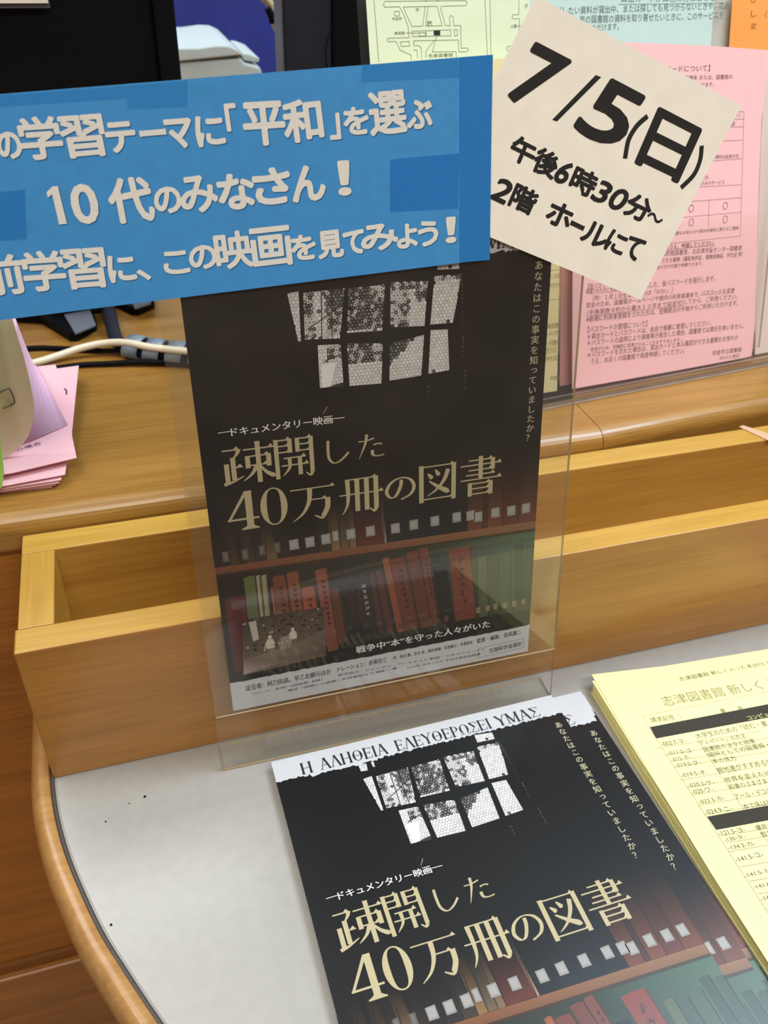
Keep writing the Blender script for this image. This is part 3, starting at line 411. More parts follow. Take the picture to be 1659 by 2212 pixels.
# ================================================================ tray shelf with bent wood rim
curve_in = [(-0.0022, 0.1070), (-0.0022, 0.05), (-0.0020, 0.0044), (-0.0002, -0.0202), (0.0041, -0.0443), (0.0104, -0.0674), (0.0211, -0.0987), (0.0316, -0.1221), (0.0457, -0.1509), (0.0605, -0.178), (0.079, -0.207), (0.101, -0.236), (0.128, -0.262), (0.164, -0.287), (0.212, -0.309), (0.28, -0.324), (0.4, -0.330), (0.95, -0.330)]
CV = [(p.x, p.y) for p in curve2(curve_in, 5)]
tray = empty('display_shelf', Matrix.Translation((0.4, -0.1, -0.03))); tag(tray, 'low curved shelf with grey laminate top and bent wooden rim in front of the counter', 'shelf')
m = MB(); m.prism([(x + 0.0002, y) for x, y in CV] + [(0.95, 0.1075)], -0.016, 0.0); child(m.build('laminate_top', M_TRAY), tray, CI)
def offset(cv, d):
    out = []
    for i, p in enumerate(cv):
        a = Vector(cv[max(i - 1, 0)]); b = Vector(cv[min(i + 1, len(cv) - 1)]); t = (b - a).normalized(); n = Vector((t.y, -t.x)); out.append((p[0] + n.x * d, p[1] + n.y * d))
    return out
def rail(prof2, name, mt):
    mb = MB(); n = len(prof2); lines = [[(x, y, z) for x, y in offset(CV, d)] for d, z in prof2]
    for i in range(len(CV)): mb.v += [lines[k][i] for k in range(n)]
    for i in range(len(CV) - 1):
        for k in range(n):
            j = (k + 1) % n; mb.f.append((i * n + j, (i + 1) * n + j, (i + 1) * n + k, i * n + k)); mb.m.append(0); mb.c.append([(1, 1, 1)] * 4)
    mb.f.append(tuple(range(n))); mb.m.append(0); mb.c.append([(1, 1, 1)] * n); b = (len(CV) - 1) * n
    mb.f.append(tuple(b + k for k in reversed(range(n)))); mb.m.append(0); mb.c.append([(1, 1, 1)] * n)
    o = mb.build(name, mt, None, True); return o
# d > 0 lies outside the laminate (to the left)
child(rail([(0.0012, -0.018), (0.0012, 0.0030), (0.0020, 0.0038), (0.0066, 0.0040), (0.0080, 0.0034), (0.0105, 0.0008), (0.0125, -0.004), (0.0130, -0.010), (0.0120, -0.016), (0.0095, -0.020), (0.004, -0.020)], 'wooden_rim', WOOD_RIM), tray, CI)
child(rail([(-0.0012, 0.0001), (-0.0012, 0.0004), (0.0001, 0.0007), (0.0011, 0.0008), (0.0011, -0.002), (0.0001, -0.002)], 'gasket', M_GASKET), tray, CI)
child(rail([(-0.0022, 0.00008), (-0.0022, 0.00028), (-0.0017, 0.00028), (-0.0017, 0.00008)], 'sheet_edge_line', mat('clear_sheet_edge', (150, 142, 138), 0.4)), tray, CI)
for i, (x, y) in enumerate([(0.0481, -0.0263), (0.0263, -0.0973), (0.0393, -0.0285), (0.0262, -0.0368)]):
    m = MB(); r = [0.0007, 0.0006, 0.0003, 0.0004][i]; m.prism([(x + r * (1 + 0.3 * math.sin(5 * a)) * math.cos(a), y + r * math.sin(a)) for a in [k * math.pi / 4 for k in range(8)]], 0.0001, 0.0005)
    child(m.build('dirt_speck', M_BLACK), tray, CI)
# ================================================================ oak trough
box = empty('wooden_trough', Matrix.Translation((0.3, 0.05, 0.0))); tag(box, 'long open oak trough standing on the grey shelf against the counter', 'wooden box')
def board(name, a, b, mt):
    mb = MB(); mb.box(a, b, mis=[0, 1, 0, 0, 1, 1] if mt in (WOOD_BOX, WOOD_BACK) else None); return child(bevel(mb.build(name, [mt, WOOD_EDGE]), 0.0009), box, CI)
e0 = 0.0004
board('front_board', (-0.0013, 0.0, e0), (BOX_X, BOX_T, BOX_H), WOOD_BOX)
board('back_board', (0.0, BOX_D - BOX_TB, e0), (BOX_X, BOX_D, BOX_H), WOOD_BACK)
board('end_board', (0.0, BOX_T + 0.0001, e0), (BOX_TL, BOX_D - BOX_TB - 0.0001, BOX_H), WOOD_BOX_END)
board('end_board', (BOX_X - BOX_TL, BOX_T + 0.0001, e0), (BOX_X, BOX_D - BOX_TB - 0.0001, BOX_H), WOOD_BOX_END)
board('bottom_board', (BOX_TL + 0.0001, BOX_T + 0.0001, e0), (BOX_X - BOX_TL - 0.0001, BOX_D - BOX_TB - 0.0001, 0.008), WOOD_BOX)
m = MB(); q = [(v[0] / 1000, v[1] / 1000) for v in TAPE]; m.prism(q[::-1], BOX_H + 0.0002, BOX_H + 0.0006); o = m.build('paper_strip', mat('peach_strip', (196, 160, 132), 0.6, 0.02)); tag(o, 'narrow pale pink paper strip lying across the top of the back board at the right', 'paper strip')
# ================================================================ the film flyer
BLK, BEI, WHT = lin((11, 12, 15)), lin((184, 173, 138)), lin((236, 236, 236))
rnd = random.Random(5)
def ragged(x0, x1, v, amp, step, rd):
    n = int(abs(x1 - x0) / step); return [(x0 + (x1 - x0) * i / n, v + rd.uniform(-amp, amp)) for i in range(n + 1)]
def flip(pts): return [(a, -b) for a, b in pts]
def grad(mb, quad, w, ctop, cbot, n=4, power=1.0):
    """quad = top-left, top-right, bottom-right, bottom-left (mm, y down), colour running from top to bottom"""
    for i in range(n):
        a, b = i / n, (i + 1) / n
        L = lambda p, q, t: (p[0] + (q[0] - p[0]) * t, p[1] + (q[1] - p[1]) * t)
        c = lambda t: tuple(ctop[k] + (cbot[k] - ctop[k]) * t ** power for k in range(3))
        P = [L(quad[0], quad[3], a), L(quad[1], quad[2], a), L(quad[1], quad[2], b), L(quad[0], quad[3], b)]
        mb.poly(flip(P), w, [c(a), c(a), c(b), c(b)])
def inside(p, poly):
    c = False; j = len(poly) - 1
    for i in range(len(poly)):
        if (poly[i][1] > p[1]) != (poly[j][1] > p[1]) and p[0] < (poly[j][0] - poly[i][0]) * (p[1] - poly[i][1]) / (poly[j][1] - poly[i][1]) + poly[i][0]: c = not c
        j = i
    return c
def tone(c):
    g_ = sum(c) / 3; return lin(tuple(max(0, (g_ * .18 + x * .82) * .9) for x in c))
def flyer_picture():
    g = MB(); rd = random.Random(11)
    top = ragged(0, 182, 15.2, 0.7, 1.3, rd); bot = ragged(182, 0, 237.6, 0.5, 2.2, rd)
    top = [(x, v + (0.9 if 20 < x < 60 else 0) - (0.6 if x < 14 else 0)) for x, v in top]
    n = len(top); mid = [(x, 120) for x, v in top]
    g.poly(flip(top + [(182, 120), (0, 120)]), 0.00002, BLK); g.poly(flip([(0, 120), (182, 120)] + bot), 0.00002, BLK)
    # --- upper shelf of books fading out of the dark
    K = [(0, 8, (40, 30, 28)), (8, 13, (84, 58, 42)), (13, 16, (44, 34, 30)), (16, 21, (84, 58, 42)), (21, 27, (62, 48, 40)), (27, 33, (126, 96, 62)), (33, 40, (52, 42, 36)), (40, 47, (38, 36, 38)), (47, 55, (48, 44, 42)), (55, 62, (66, 58, 46)), (62, 67, (158, 116, 66)), (67, 72, (120, 100, 74)), (72, 76, (142, 112, 76)), (76, 91.5, (112, 48, 36)), (91.5, 93, (186, 150, 112)), (93, 104, (24, 32, 38)), (104, 115, (26, 36, 44)), (115, 127, (24, 32, 42)), (127, 140, (20, 26, 34)), (140, 149, (124, 62, 44)), (149, 152, (84, 44, 34)), (152, 161, (132, 62, 42)), (161, 171, (112, 52, 38)), (171, 182, (126, 60, 42))]
    for i, (a, b, c) in enumerate(K):
        vt = 134 + (0 if a < 60 else -4) + (i % 3) * 2; bt = 163.5 + 3 * (a / 182)
        if a > 139: vt = 118
        le = -3 if a < 60 else (-2 if a < 93 else 0)
        grad(g, [(max(a + le, 0), vt), (max(b + le, 0), vt), (b, bt), (a, bt)], 0.00003, BLK, tone(c), 5, 2.0)
        g.poly(flip([(a - 0.15, vt + 12), (a + 0.25, vt + 12), (a + 0.3, bt), (a - 0.1, bt)]), 0.000034, lin((14, 12, 12)))
    for u, v in [(6, 158), (16, 158.5), (25, 157.5), (33, 157.5), (42, 157.2), (50.6, 157.2), (59.3, 156.9), (64.6, 156), (73.1, 156.3), (83.9, 156.4), (98, 157.1), (108.5, 156.7), (120.7, 156.5), (133.5, 156.3), (141.8, 156.6), (146.3, 158.1), (156.6, 157.2), (166.3, 157.6), (175.3, 157.5)]:
        w_ = 2.5 if 36 < u < 62 or u > 72 else 1.6; c = (140, 140, 139) if u > 36 else (88, 84, 80); r_ = 0.25
        g.poly(flip([(u - w_, v - 3.1 + r_), (u + w_, v - 3.1), (u + w_ + 0.2, v + 3.1), (u - w_ + 0.2, v + 3.1)]), 0.00004, lin(c))
        g.poly(flip([(u - w_ + .7, v - 2.2), (u + w_ - .7, v - 2.2), (u + w_ - .6, v + 2.0), (u - w_ + .8, v + 2.2)]), 0.000044, lin(tuple(min(255, x + 16) for x in c)))
    g.poly(flip([(0, 163.6), (182, 166.6), (182, 172.4), (0, 168.4)]), 0.000042, [lin((116, 70, 46)), lin((134, 96, 68)), lin((116, 82, 58)), lin((104, 60, 38))])
    g.poly(flip([(0, 167.5), (182, 171.5), (182, 172.6), (0, 168.8)]), 0.000045, lin((60, 40, 30)))
    # --- lower shelf
    g.poly(flip([(0, 168.6), (182, 172.6), (182, 230), (0, 230)]), 0.00003, [lin((36, 26, 24)), lin((44, 60, 52)), lin((26, 34, 30)), lin((20, 18, 18))])
    g.poly(flip([(104, 172), (182, 173), (182, 231), (163, 217), (142, 197)]), 0.000034, [lin((30, 38, 34)), lin((70, 96, 80)), lin((74, 96, 80)), lin((66, 86, 72)), lin((40, 52, 46))])
    Bk = [(3, 14, 183, 0, (104, 30, 36)), (14, 20.4, 171.8, 0, (104, 116, 66)), (20.6, 22.8, 172, 0, (172, 164, 126)), (23.3, 26.3, 172.4, 0, (164, 156, 118)), (27.6, 29.2, 181, 2, (176, 96, 50)), (29, 36.4, 174.3, 2, (132, 66, 44)), (36.8, 43.6, 173.4, 2, (150, 76, 48)), (44, 51.8, 184.3, 3, (172, 84, 54)), (52.2, 59, 174.6, 4, (156, 76, 60)), (60.3, 65.3, 188.4, 4, (112, 60, 44)), (66, 74, 186, 4, (34, 28, 28)), (74.5, 82.2, 181.7, 5, (46, 40, 38)), (82.2, 86, 182, 6, (86, 46, 40)), (86, 90.3, 181.5, 7, (100, 54, 44)), (90.1, 94.4, 174.5, 8, (170, 84, 50)), (94.6, 103.6, 176, 8, (126, 58, 42)), (103.8, 111.5, 173, 8, (120, 56, 42)), (111.6, 117.4, 171.9, 7, (126, 62, 48)), (118.4, 128, 185.9, 6, (22, 22, 24)), (129, 142.4, 176.2, 5, (144, 54, 42)), (147, 153, 184, 2, (84, 100, 72)), (154, 160, 186, 2, (58, 80, 68)), (161, 168, 184, 2, (66, 92, 76)), (169, 175, 180, 2, (54, 78, 66)), (176, 182, 182, 0, (62, 86, 72))]
    for i, (a, b, vt, le, c) in enumerate(Bk):
        vb = 236 if a < 60 else 225 + (2 if a > 120 else 0)
        lc = tone(c); dk = tuple(x * 0.72 for x in lc); le2 = le * (vb - vt) / 50
        z = 0.00004 + i * 2e-7; b2 = min(b + le2, 182)
        g.poly(flip([(a, vt + .6), ((a + b) / 2, vt - .2), (b, vt + .3), (b2, vb), (min(a + le2, 182), vb)]), z, [lc, lc, lc, dk, dk])
        g.poly(flip([(b - .7, vt + .4), (b, vt + .4), (b2, vb), (b2 - .7, vb)]), z + 1e-6, tuple(x * 0.35 for x in lc))
        if b - a > 5 and c[0] > 120 and c[1] < 100 or 74 < a < 75:   # illegible spine lettering
            k = vt + 8; ink_c = lin((52, 22, 18)) if a < 74 or a > 75 else lin((150, 146, 138))
            while k < min(vb - 14, vt + 36):
                cx = (a + b) / 2 + le2 * (k - vt) / (vb - vt); s = (b - a) * 0.15
                for _ in range(5):
                    if rd.random() < .5: pline(g, flip([(cx - s * rd.uniform(.3, 1), k + rd.uniform(-s, s)), (cx + s * rd.uniform(.3, 1), k + rd.uniform(-s, s))]), .4, z + 2e-6, ink_c)
                    else: pline(g, flip([(cx + rd.uniform(-s, s), k - s * rd.uniform(.2, 1)), (cx + rd.uniform(-s, s), k + s)]), .4, z + 2.4e-6, ink_c)
                k += 2 * s + 1.4
    for u in (100, 109, 118, 128, 137, 148, 154, 159, 165, 171, 177):
        v = 222 + rd.uniform(-1, .5) - (1.5 if u > 140 else 0); g.poly(flip([(u - 1.3, v - 2), (u + 1.3, v - 2.2), (u + 1.4, v + 1.8), (u - 1.1, v + 2)]), 0.00005, lin((132, 118, 84) if u > 140 else (88, 62, 50)))
    g.poly(flip([(0, 231), (60, 229), (95, 226), (140, 225), (182, 226.5)] + ragged(182, 0, 237.6, 0.4, 2.2, rd)), 0.000052, lin((20, 19, 19)))
    # --- small old photograph: two people pulling a laden cart along a road
    g.poly(flip([(10.6, 197.9), (56.2, 198.6), (55.4, 231.4), (8.0, 233.9)]), 0.000056, [lin((52, 44, 40)), lin((70, 60, 52)), lin((98, 82, 72)), lin((110, 96, 86))])
    g.poly(flip([(9, 224), (22, 222), (36, 220), (55.8, 214), (55.4, 231), (40, 229), (24, 231), (8, 233.6)]), 0.00006, [lin(c) for c in [(120, 106, 96), (126, 112, 100), (118, 104, 94), (96, 84, 76), (84, 72, 64), (100, 88, 80), (128, 114, 106), (166, 154, 146)]])
    for _ in range(90):
        x = rd.uniform(11.5, 54); y = rd.uniform(199.5, 213 if x > 22 else 219); s = rd.uniform(.3, 1.3); l_ = rd.random()
        c = (26, 22, 20) if l_ < .6 else ((150, 140, 130) if l_ > .88 else (84, 74, 66))
        g.poly(flip([(x + s * math.cos(a) * rd.uniform(.5, 1.3), y + s * .8 * math.sin(a)) for a in [k * math.pi / 3 for k in range(6)]]), 0.000062 + _ * 5e-8, lin(c))
    g.poly(flip([(14, 200), (18, 200), (18.6, 212), (15.4, 213)]), 0.000068, lin((178, 172, 164)))
    for sx, sy, s in [(24.5, 211, 1.0), (37.5, 208.8, 0.86)]:
        P = lambda pts: flip([(sx + a * s, sy + b * s) for a, b in pts])
        g.poly(P([(-1.3, 2.2), (1.5, 2.2), (2.6, 5), (2.2, 8.4), (-2.0, 8.6), (-2.9, 5)]), 0.00007, lin((196, 188, 180)))
        g.poly(P([(-1.9, 8.5), (2.1, 8.3), (1.9, 14), (.6, 14), (.1, 10), (-.7, 14.4), (-2, 14.2)]), 0.000071, lin((112, 100, 90)))
        g.poly(P([(.1 + 1.1 * math.cos(a), .9 + 1.3 * math.sin(a)) for a in [k * math.pi / 4 for k in range(8)]]), 0.000072, lin((206, 198, 188)))
        g.poly(P([(-2.7, 4.4), (-2, 5), (-3.2, 9.6), (-4, 9.3)]), 0.000073, lin((170, 160, 150)))
    g.poly(flip([(28.5, 217), (31, 213.6), (34.5, 213.2), (36.5, 216.8), (35.6, 221), (29.8, 222)]), 0.000074, lin((142, 132, 122)))
    for _ in range(9): x = rd.uniform(29, 35.5); y = rd.uniform(214.5, 221); pline(g, flip([(x, y), (x + rd.uniform(-1, 1.4), y + rd.uniform(.5, 1.3))]), .3, 0.000076 + _ * 1e-7, lin((60, 52, 46) if _ % 2 else (200, 190, 180)))
    pline(g, flip([(26, 217), (30, 219)]), .3, 0.00008, lin((50, 44, 40)))
    return g
def window_picture():
    """barred window whose panes are covered by honeycomb mesh"""
    g = MB(); rd = random.Random(3)
    panes = [([(48.3, 16.4), (53.2, 16.6), (52.6, 21.6), (48.6, 21.2)], .2), ([(56, 16.6), (57.6, 16.8), (57.4, 20.6), (56.2, 20)], .2), ([(48.3, 26.6), (53.6, 26), (53.2, 49.6), (51.9, 49.4)], .1),
             ([(55.8, 27), (75.6, 26.4), (72.2, 50.0), (55.2, 48.8)], .45), ([(77.6, 26.6), (95.4, 26.4), (93.4, 48.2), (75.8, 47.6)], .75), ([(98.2, 25.4), (117, 26.2), (115.2, 48.0), (97.8, 47)], .35), ([(120.4, 24.4), (135, 24.2), (132, 38), (130.6, 47.8), (118.2, 47.6)], .15),
             ([(122.2, 15.6), (133.4, 16.8), (133, 21.8), (121.8, 21.4)], .2), ([(61.2, 52.2), (72.4, 52.8), (73, 74.4), (64, 73.6), (61, 74.2)], .3), ([(75.6, 52.6), (93.6, 54.6), (92.4, 74.8), (76, 74.2)], .45), ([(97.4, 54.8), (115, 52.4), (113.4, 73), (96.6, 73.8)], .15), ([(118.4, 50.4), (127.4, 50.8), (128.4, 71.8), (117.2, 72.6)], .1)]
    def clip(P, C):
        ar = sum(C[i][0] * C[(i + 1) % len(C)][1] - C[(i + 1) % len(C)][0] * C[i][1] for i in range(len(C))); s_ = 1 if ar > 0 else -1
        for i in range(len(C)):
            a, b = C[i], C[(i + 1) % len(C)]; out = []
            f = lambda p: s_ * ((b[0] - a[0]) * (p[1] - a[1]) - (b[1] - a[1]) * (p[0] - a[0]))
            for j in range(len(P)):
                p, q = P[j], P[(j + 1) % len(P)]; fp, fq = f(p), f(q)
                if fp >= 0: out.append(p)
                if (fp >= 0) != (fq >= 0): t = fp / (fp - fq); out.append((p[0] + (q[0] - p[0]) * t, p[1] + (q[1] - p[1]) * t))
            P = out
            if len(P) < 3: return []
        return P
    rr = 1.08; dx = rr * math.sqrt(3); dy = rr * 1.5
    for k, (pl_, dark) in enumerate(panes):
        g.poly(flip(pl_), 0.00004, lin((52, 52, 54)))
        xs = [p[0] for p in pl_]; ys = [p[1] for p in pl_]; row = 0; y = min(ys)
        while y < max(ys) + rr:
            x = min(xs) + (dx / 2 if row % 2 else 0)
            while x < max(xs) + dx:
                hexa = [(x + rr * .92 * math.cos(a), y + rr * .92 * math.sin(a)) for a in [math.pi / 6 + j * math.pi / 3 for j in range(6)]]
                hexa = clip(hexa, pl_)
                if hexa:
                    # dark foliage and eaves seen through the mesh
                    dd = 0.0
                    if k == 4: dd = .95 if y < 46 and (x < 88 or y > 34) else .45
                    if k == 3: dd = .8 if (x > 67 and y < 47) or (x < 60 and 28 < y < 38) else (.1 if 60 < x < 66 else .35)
                    if k == 5: dd = .8 if y < 29.5 or (x > 110 and y < 36) else (.5 if y > 30 and x < 108 else .12)
                    if k == 6: dd = .6 if y < 27 else .05
                    if k == 9: dd = .85 if y < 63 else .1
                    if k == 8: dd = .6 if y < 60 and x > 66 else .0
                    if k == 10: dd = 1.3 if (x - 97) + (y - 54) < 12 else .03
                    if k == 11: dd = .05
                    q = .5 + .30 * math.sin(x * .9 + 1.3 * math.sin(y * .8)) * math.cos(y * .7 + .6 * x) + rd.uniform(-.28, .28)
                    
                    sh = 228 - rd.randint(0, 22)
                    dk = q < dd * .78
                    if dk: sh = rd.choice([26, 44, 70, 96]) if k == 4 else rd.choice([52, 70, 92])
                    g.poly(flip(hexa), 0.000044, lin((sh, sh, sh + 2)))
                    if dd > .3 and len(hexa) == 6:
                        s2 = rr * .42; c2 = rd.choice([30, 70, 110]) if not dk else rd.choice([120, 170]); g.poly(flip([(x + s2 * math.cos(a), y + s2 * math.sin(a)) for a in [j * math.pi / 3 for j in range(6)]]), 0.000047, lin((c2, c2, c2)))
                x += dx
            y += dy; row += 1
    for (a, b) in [((64.4, 27), (63.4, 49)), ((69.4, 27), (68.4, 50)), ((57, 44), (74, 34)), ((66, 54), (65.6, 61)), ((64, 60.6), (71.5, 58))]: pline(g, flip([a, b]), .5, 0.000052, lin((26, 26, 28)))
    g.poly(flip([(62.4, 62.2), (69.8, 61.4), (66.4, 73.4), (62, 73.4)]), 0.00005, lin((232, 232, 234)))
    for x0, v0, v1 in [(134.6, 27, 52), (135.4, 55, 66), (136.8, 73, 84), (117, 79, 84)]:
        v = v0
        while v < v1: g.poly(flip([(x0 + (v - v0) * .02, v), (x0 + .35, v), (x0 + .4, v + .9), (x0 + .1, v + .9)]), 0.00004, lin((120, 120, 120))); v += rd.uniform(1.2, 2.6)
    pline(g, flip([(64.2, 83.5), (62.6, 86)]), .5, 0.00004, lin((130, 130, 128))); pline(g, flip([(62.6, 86), (61.8, 87.2)]), .35, 0.000041, lin((130, 130, 128)))
    return g
def vertical_text(mb, text, u, v0, pitch, size, w, col, rx=0.0):
    ref, _ = glyphs('事', 2); k = size / (max(p[1] for p in ref) - min(p[1] for p in ref)); cx = (max(p[0] for p in ref) + min(p[0] for p in ref)) / 2; cy = (max(p[1] for p in ref) + min(p[1] for p in ref)) / 2
    for i, ch in enumerate(text):
        vs, fs = glyphs(ch, 2); ox = .5 if ch == 'っ' else 0
        for q, s in enumerate([0] + ([-rx, rx] if rx else [])):
            b = len(mb.v); mb.v += [((u + ox + s + (x - cx) * k) / 1000, (-(v0 + i * pitch) + (ox * .8) + (y - cy) * k) / 1000, w + q * 2e-6) for x, y in vs]
            for f in fs: mb.f.append(tuple(b + j for j in f)); mb.m.append(0); mb.c.append([col] * len(f))
def title_letters():
    g = MB(); Z = 0.000085
    for k, bx in [('so', (9.7, 96.8, 35.5, 119)), ('kai', (35.2, 96.8, 56.4, 119)), ('shi', (61.5, 101.5, 74, 114.5)), ('ta', (79, 100.8, 93, 114.2)), ('man', (42.2, 124.4, 65.4, 144.3)), ('satsu', (68.6, 123, 91, 144.6)), ('no', (93, 126.8, 109.6, 140.6)), ('zu', (111.6, 122.3, 133.0, 144.4)), ('sho', (135.4, 121.6, 158.8, 144.6))]:
        mincho(g, KAN[k], bx, Z, BEI, thick={'so': 9.4, 'kai': 10.4, 'sho': 10.4, 'satsu': 11.5}.get(k, 12.0))
    # 40 in high-contrast numerals
    P = lambda pts: flip([(9.2 + a * 16.2 / 100, 122.6 + b * 21.6 / 100) for a, b in pts])
    g.poly(P([(60, 0), (82, 0), (82, 100), (60, 100)]), Z, BEI); g.poly(P([(60, 0), (66, 8), (10, 72), (1, 72)]), Z + 1e-6, BEI); g.poly(P([(1, 69), (100, 69), (100, 74), (1, 74)]), Z + 2e-6, BEI); g.poly(P([(42, 96), (98, 96), (98, 100), (42, 100)]), Z + 3e-6, BEI)
    g.poly(P([(82, 90), (94, 96), (82, 97)]), Z + 4e-6, BEI); g.poly(P([(60, 90), (46, 96), (60, 97)]), Z + 5e-6, BEI)
    n = 40
    for j in range(n):
        q = [2 * math.pi * (j + d) / n for d in (0, 1)]
        o = [(33.4 + 7.0 * math.cos(a), 133.4 + 10.6 * math.sin(a)) for a in q]; ii = [(33.4 + (7.0 - 3.1 * abs(math.cos(a)) ** .8 - .3) * math.cos(a), 133.4 + 9.9 * math.sin(a)) for a in q]
        g.poly(flip([o[0], o[1], ii[1], ii[0]]), Z, BEI)
    return g
def small_letters():
    g = MB(); Z = 0.000085
    for r in DOC: letter(g, r, Z, WHT, 3, rx=.018)
    pline(g, flip([(9.6, 90.2), (15.6, 90.1)]), .35, Z, WHT); pline(g, flip([(66.8, 90.1), (72.7, 90.2)]), .35, Z, WHT)
    vertical_text(g, 'あなたはこの事実を知っていましたか？', 175.3, 23.2, 5.38, 4.5, Z, lin((184, 177, 150)), .08)
    for r in SLOG: letter(g, r, Z, WHT, 2, rx=.02)
    for r in CRED: letter(g, r, Z, lin((34, 34, 36)), 1, rx=.012 if r[5] > 2 else 0)
    pline(g, flip([(149, 247.6), (178.6, 246.8), (178.8, 253.6), (149, 254.4), (149, 247.6)]), .18, Z, lin((60, 60, 60)))
    words = [('Η', 15.4, 22.2), ('ΑΛΗΘΕΙΑ', 26.6, 68.2), ('ΕΛΕΥΘΕΡΩΣΕΙ', 73.4, 135.0), ('ΥΜΑΣ', 138.6, 168.2)]
    for wd_, a, b in words:
        t = MB(); x = 0.0; cap = 7.6
        for ch in wd_: x += serif(t, ch, x, 0, cap, 0, (0, 0, 0))
        # fit the word between a and b
        xs = [v[0] for v in t.v]; mn, mx = min(xs), max(xs); k = (b - a) / 1000 / (mx - mn); i0 = len(g.v)
        g.v += [((a / 1000 + (v[0] - mn) * k), v[1] - 0.0136, Z + v[2]) for v in t.v]
        for f in t.f: g.f.append(tuple(i0 + j for j in f)); g.m.append(0); g.c.append([lin((38, 38, 42))] * len(f))
    return g
ms = MB(); ms.box((0, -0.257, -0.00025), (0.182, 0, 0.0))
flyer = ms.build('film_flyer', M_WHITE)
parts = [flyer_picture().build('printed_photograph', M_INK_GLOSS, flyer), window_picture().build('printed_window', M_INK_GLOSS, flyer), title_letters().build('printed_title', M_INK_GLOSS, flyer), small_letters().build('printed_text', M_INK_GLOSS, flyer)]
def copy_thing(o, m, name=None):
    c = o.copy(); SC.collection.objects.link(c); c.matrix_world = m
    for ch in list(o.children):
        k = ch.copy(); SC.collection.objects.link(k); k.parent = c
        for g2 in ch.children:
            k2 = g2.copy(); SC.collection.objects.link(k2); k2.parent = k
    return c
put(flyer, MA); tag(flyer, 'black film flyer standing upright in the clear acrylic sign holder', 'flyer')
# ---- pile lying on the shelf, 15 sheets
pile = [(0, 0, 0)] * 0
HB = 0.006; NS = 15; rd = random.Random(21)
for i in range(NS):
    z = HB - i * 0.0004
    if i == 0: du, dv, ro, lab = 0, 0, 0, 'topmost black film flyer of the pile on the grey shelf, its left edge fully visible'
    elif i == 1: du, dv, ro, lab = .0185, .0088, -.016, 'second black film flyer of the pile, shifted right and lower under the top one'
    elif i == 2: du, dv, ro, lab = .0200, .0052, -.012, 'third film flyer of the pile, white top corner just showing behind the second'
    elif i == NS - 1: du, dv, ro, lab = .0200, .0030, -.004, 'bottom film flyer of the pile, lying directly on the grey shelf'
    else: du, dv, ro, lab = .0205 + rd.uniform(-.0008, .0012), .0012 + .0018 * (i % 4) + rd.uniform(-.0004, .0004), rd.uniform(-.008, .0), 'film flyer inside the pile on the grey shelf, between top three and bottom one'
    c = copy_thing(flyer, MBf(z, du, dv, ro)); tag(c, lab, 'flyer', 'film flyers piled on the grey shelf')
# ================================================================ acrylic sign holder
FY_ = -0.0218
holder = empty('sign_holder', Matrix.Translation((0.199, FY_, 0.0))); tag(holder, 'clear acrylic sign holder leaning back in front of the oak trough', 'sign holder')
def pane(name, x0, x1, y0, y1, w0, w1, mt, par, M, edge=True):
    mb = MB(); mb.box((x0, y0, w0), (x1, y1, w1), mis=[0, 0, 1, 1, 1, 1] if mt is M_ACR else [0, 0, 1, 0, 0, 0]); return child(mb.build(name, [mt, M_ACR_EDGE if mt is M_ACR else M_RACK_EDGE]), par, M)
pane('back_plate', -.0105, .2005, -.2985, .006, -.0018, -.0005, M_ACR, holder, MA)
pane('front_pocket', -.0100, .2000, -.2585, .006, .0005, .0015, M_ACR, holder, MA)
m = MB(); m.box((-.0105, 0, 0.0003), (.2005, .0178, 0.0018), mis=[0, 0, 1, 1, 1, 1])
child(m.build('foot', [M_ACR, M_ACR_EDGE]), holder, frame((0.1040, FY_ + .0010, 0), A_E, A_B))
# ================================================================ paper notices taped on the holder
def paper(pts, w0, w1, mt, name, sub=None):
    mb = MB(); mb.prism([(a / 1000, b / 1000) for a, b in pts], w0, w1); return mb.build(name, mt)
def ccw(p): return p if sum(p[i][0] * p[(i + 1) % len(p)][1] - p[(i + 1) % len(p)][0] * p[i][1] for i in range(len(p))) > 0 else p[::-1]
ws = paper(ccw(WHITEP), .00165, .00185, M_CREAM, 'date_notice'); put(ws, MA); tag(ws, 'tilted off-white paper notice with bold black date, taped to the sign holder', 'notice')
g = MB(); INK = lin((44, 42, 42))
for r in WHITE:
    letter(g, r, .0019, INK, 4, rx=r[6] * (.62 if r[5] > 18 else .95), ry=r[6] * (.62 if r[5] > 18 else .95), shear=.22 if r[0] in '750263' else 0.0)
for a in WHITEARC: pline(g, [(p.x, p.y) for p in curve2(a, 6)], 2.4, .0019, INK)
g.poly(WHITESL, .00191, INK)
g.build('printed_text', M_INK, ws)
def one(mb, r, w, col):
    o = Vector((r[1], r[2])); e = Vector((r[3] - r[1], r[4] - r[2])); n = Vector((-e.y, e.x)).normalized() * r[5]
    mb.poly([tuple(o + e * a + n * b_) for a, b_ in ((.42, 0), (.98, 0), (.86, 1), (.48, 1), (.0, .86), (.02, .72), (.36, .80))], w, col)
bs = paper(ccw(BLUEP), .0021, .0023, M_BLUE, 'blue_notice'); put(bs, MA); tag(bs, 'wide blue paper notice with white Japanese lettering, taped across the top of the sign holder', 'notice')
g = MB()
BC = [(52, 136, 206), (46, 128, 202), (68, 150, 214), (52, 136, 208), (44, 126, 202), (44, 124, 204), (52, 136, 208)]
for i, r in enumerate(BLUEREC): g.poly(r, .00232 + i * 1e-6, lin(BC[i]))
g.build('printed_squares', M_INK, bs)
g = MB()
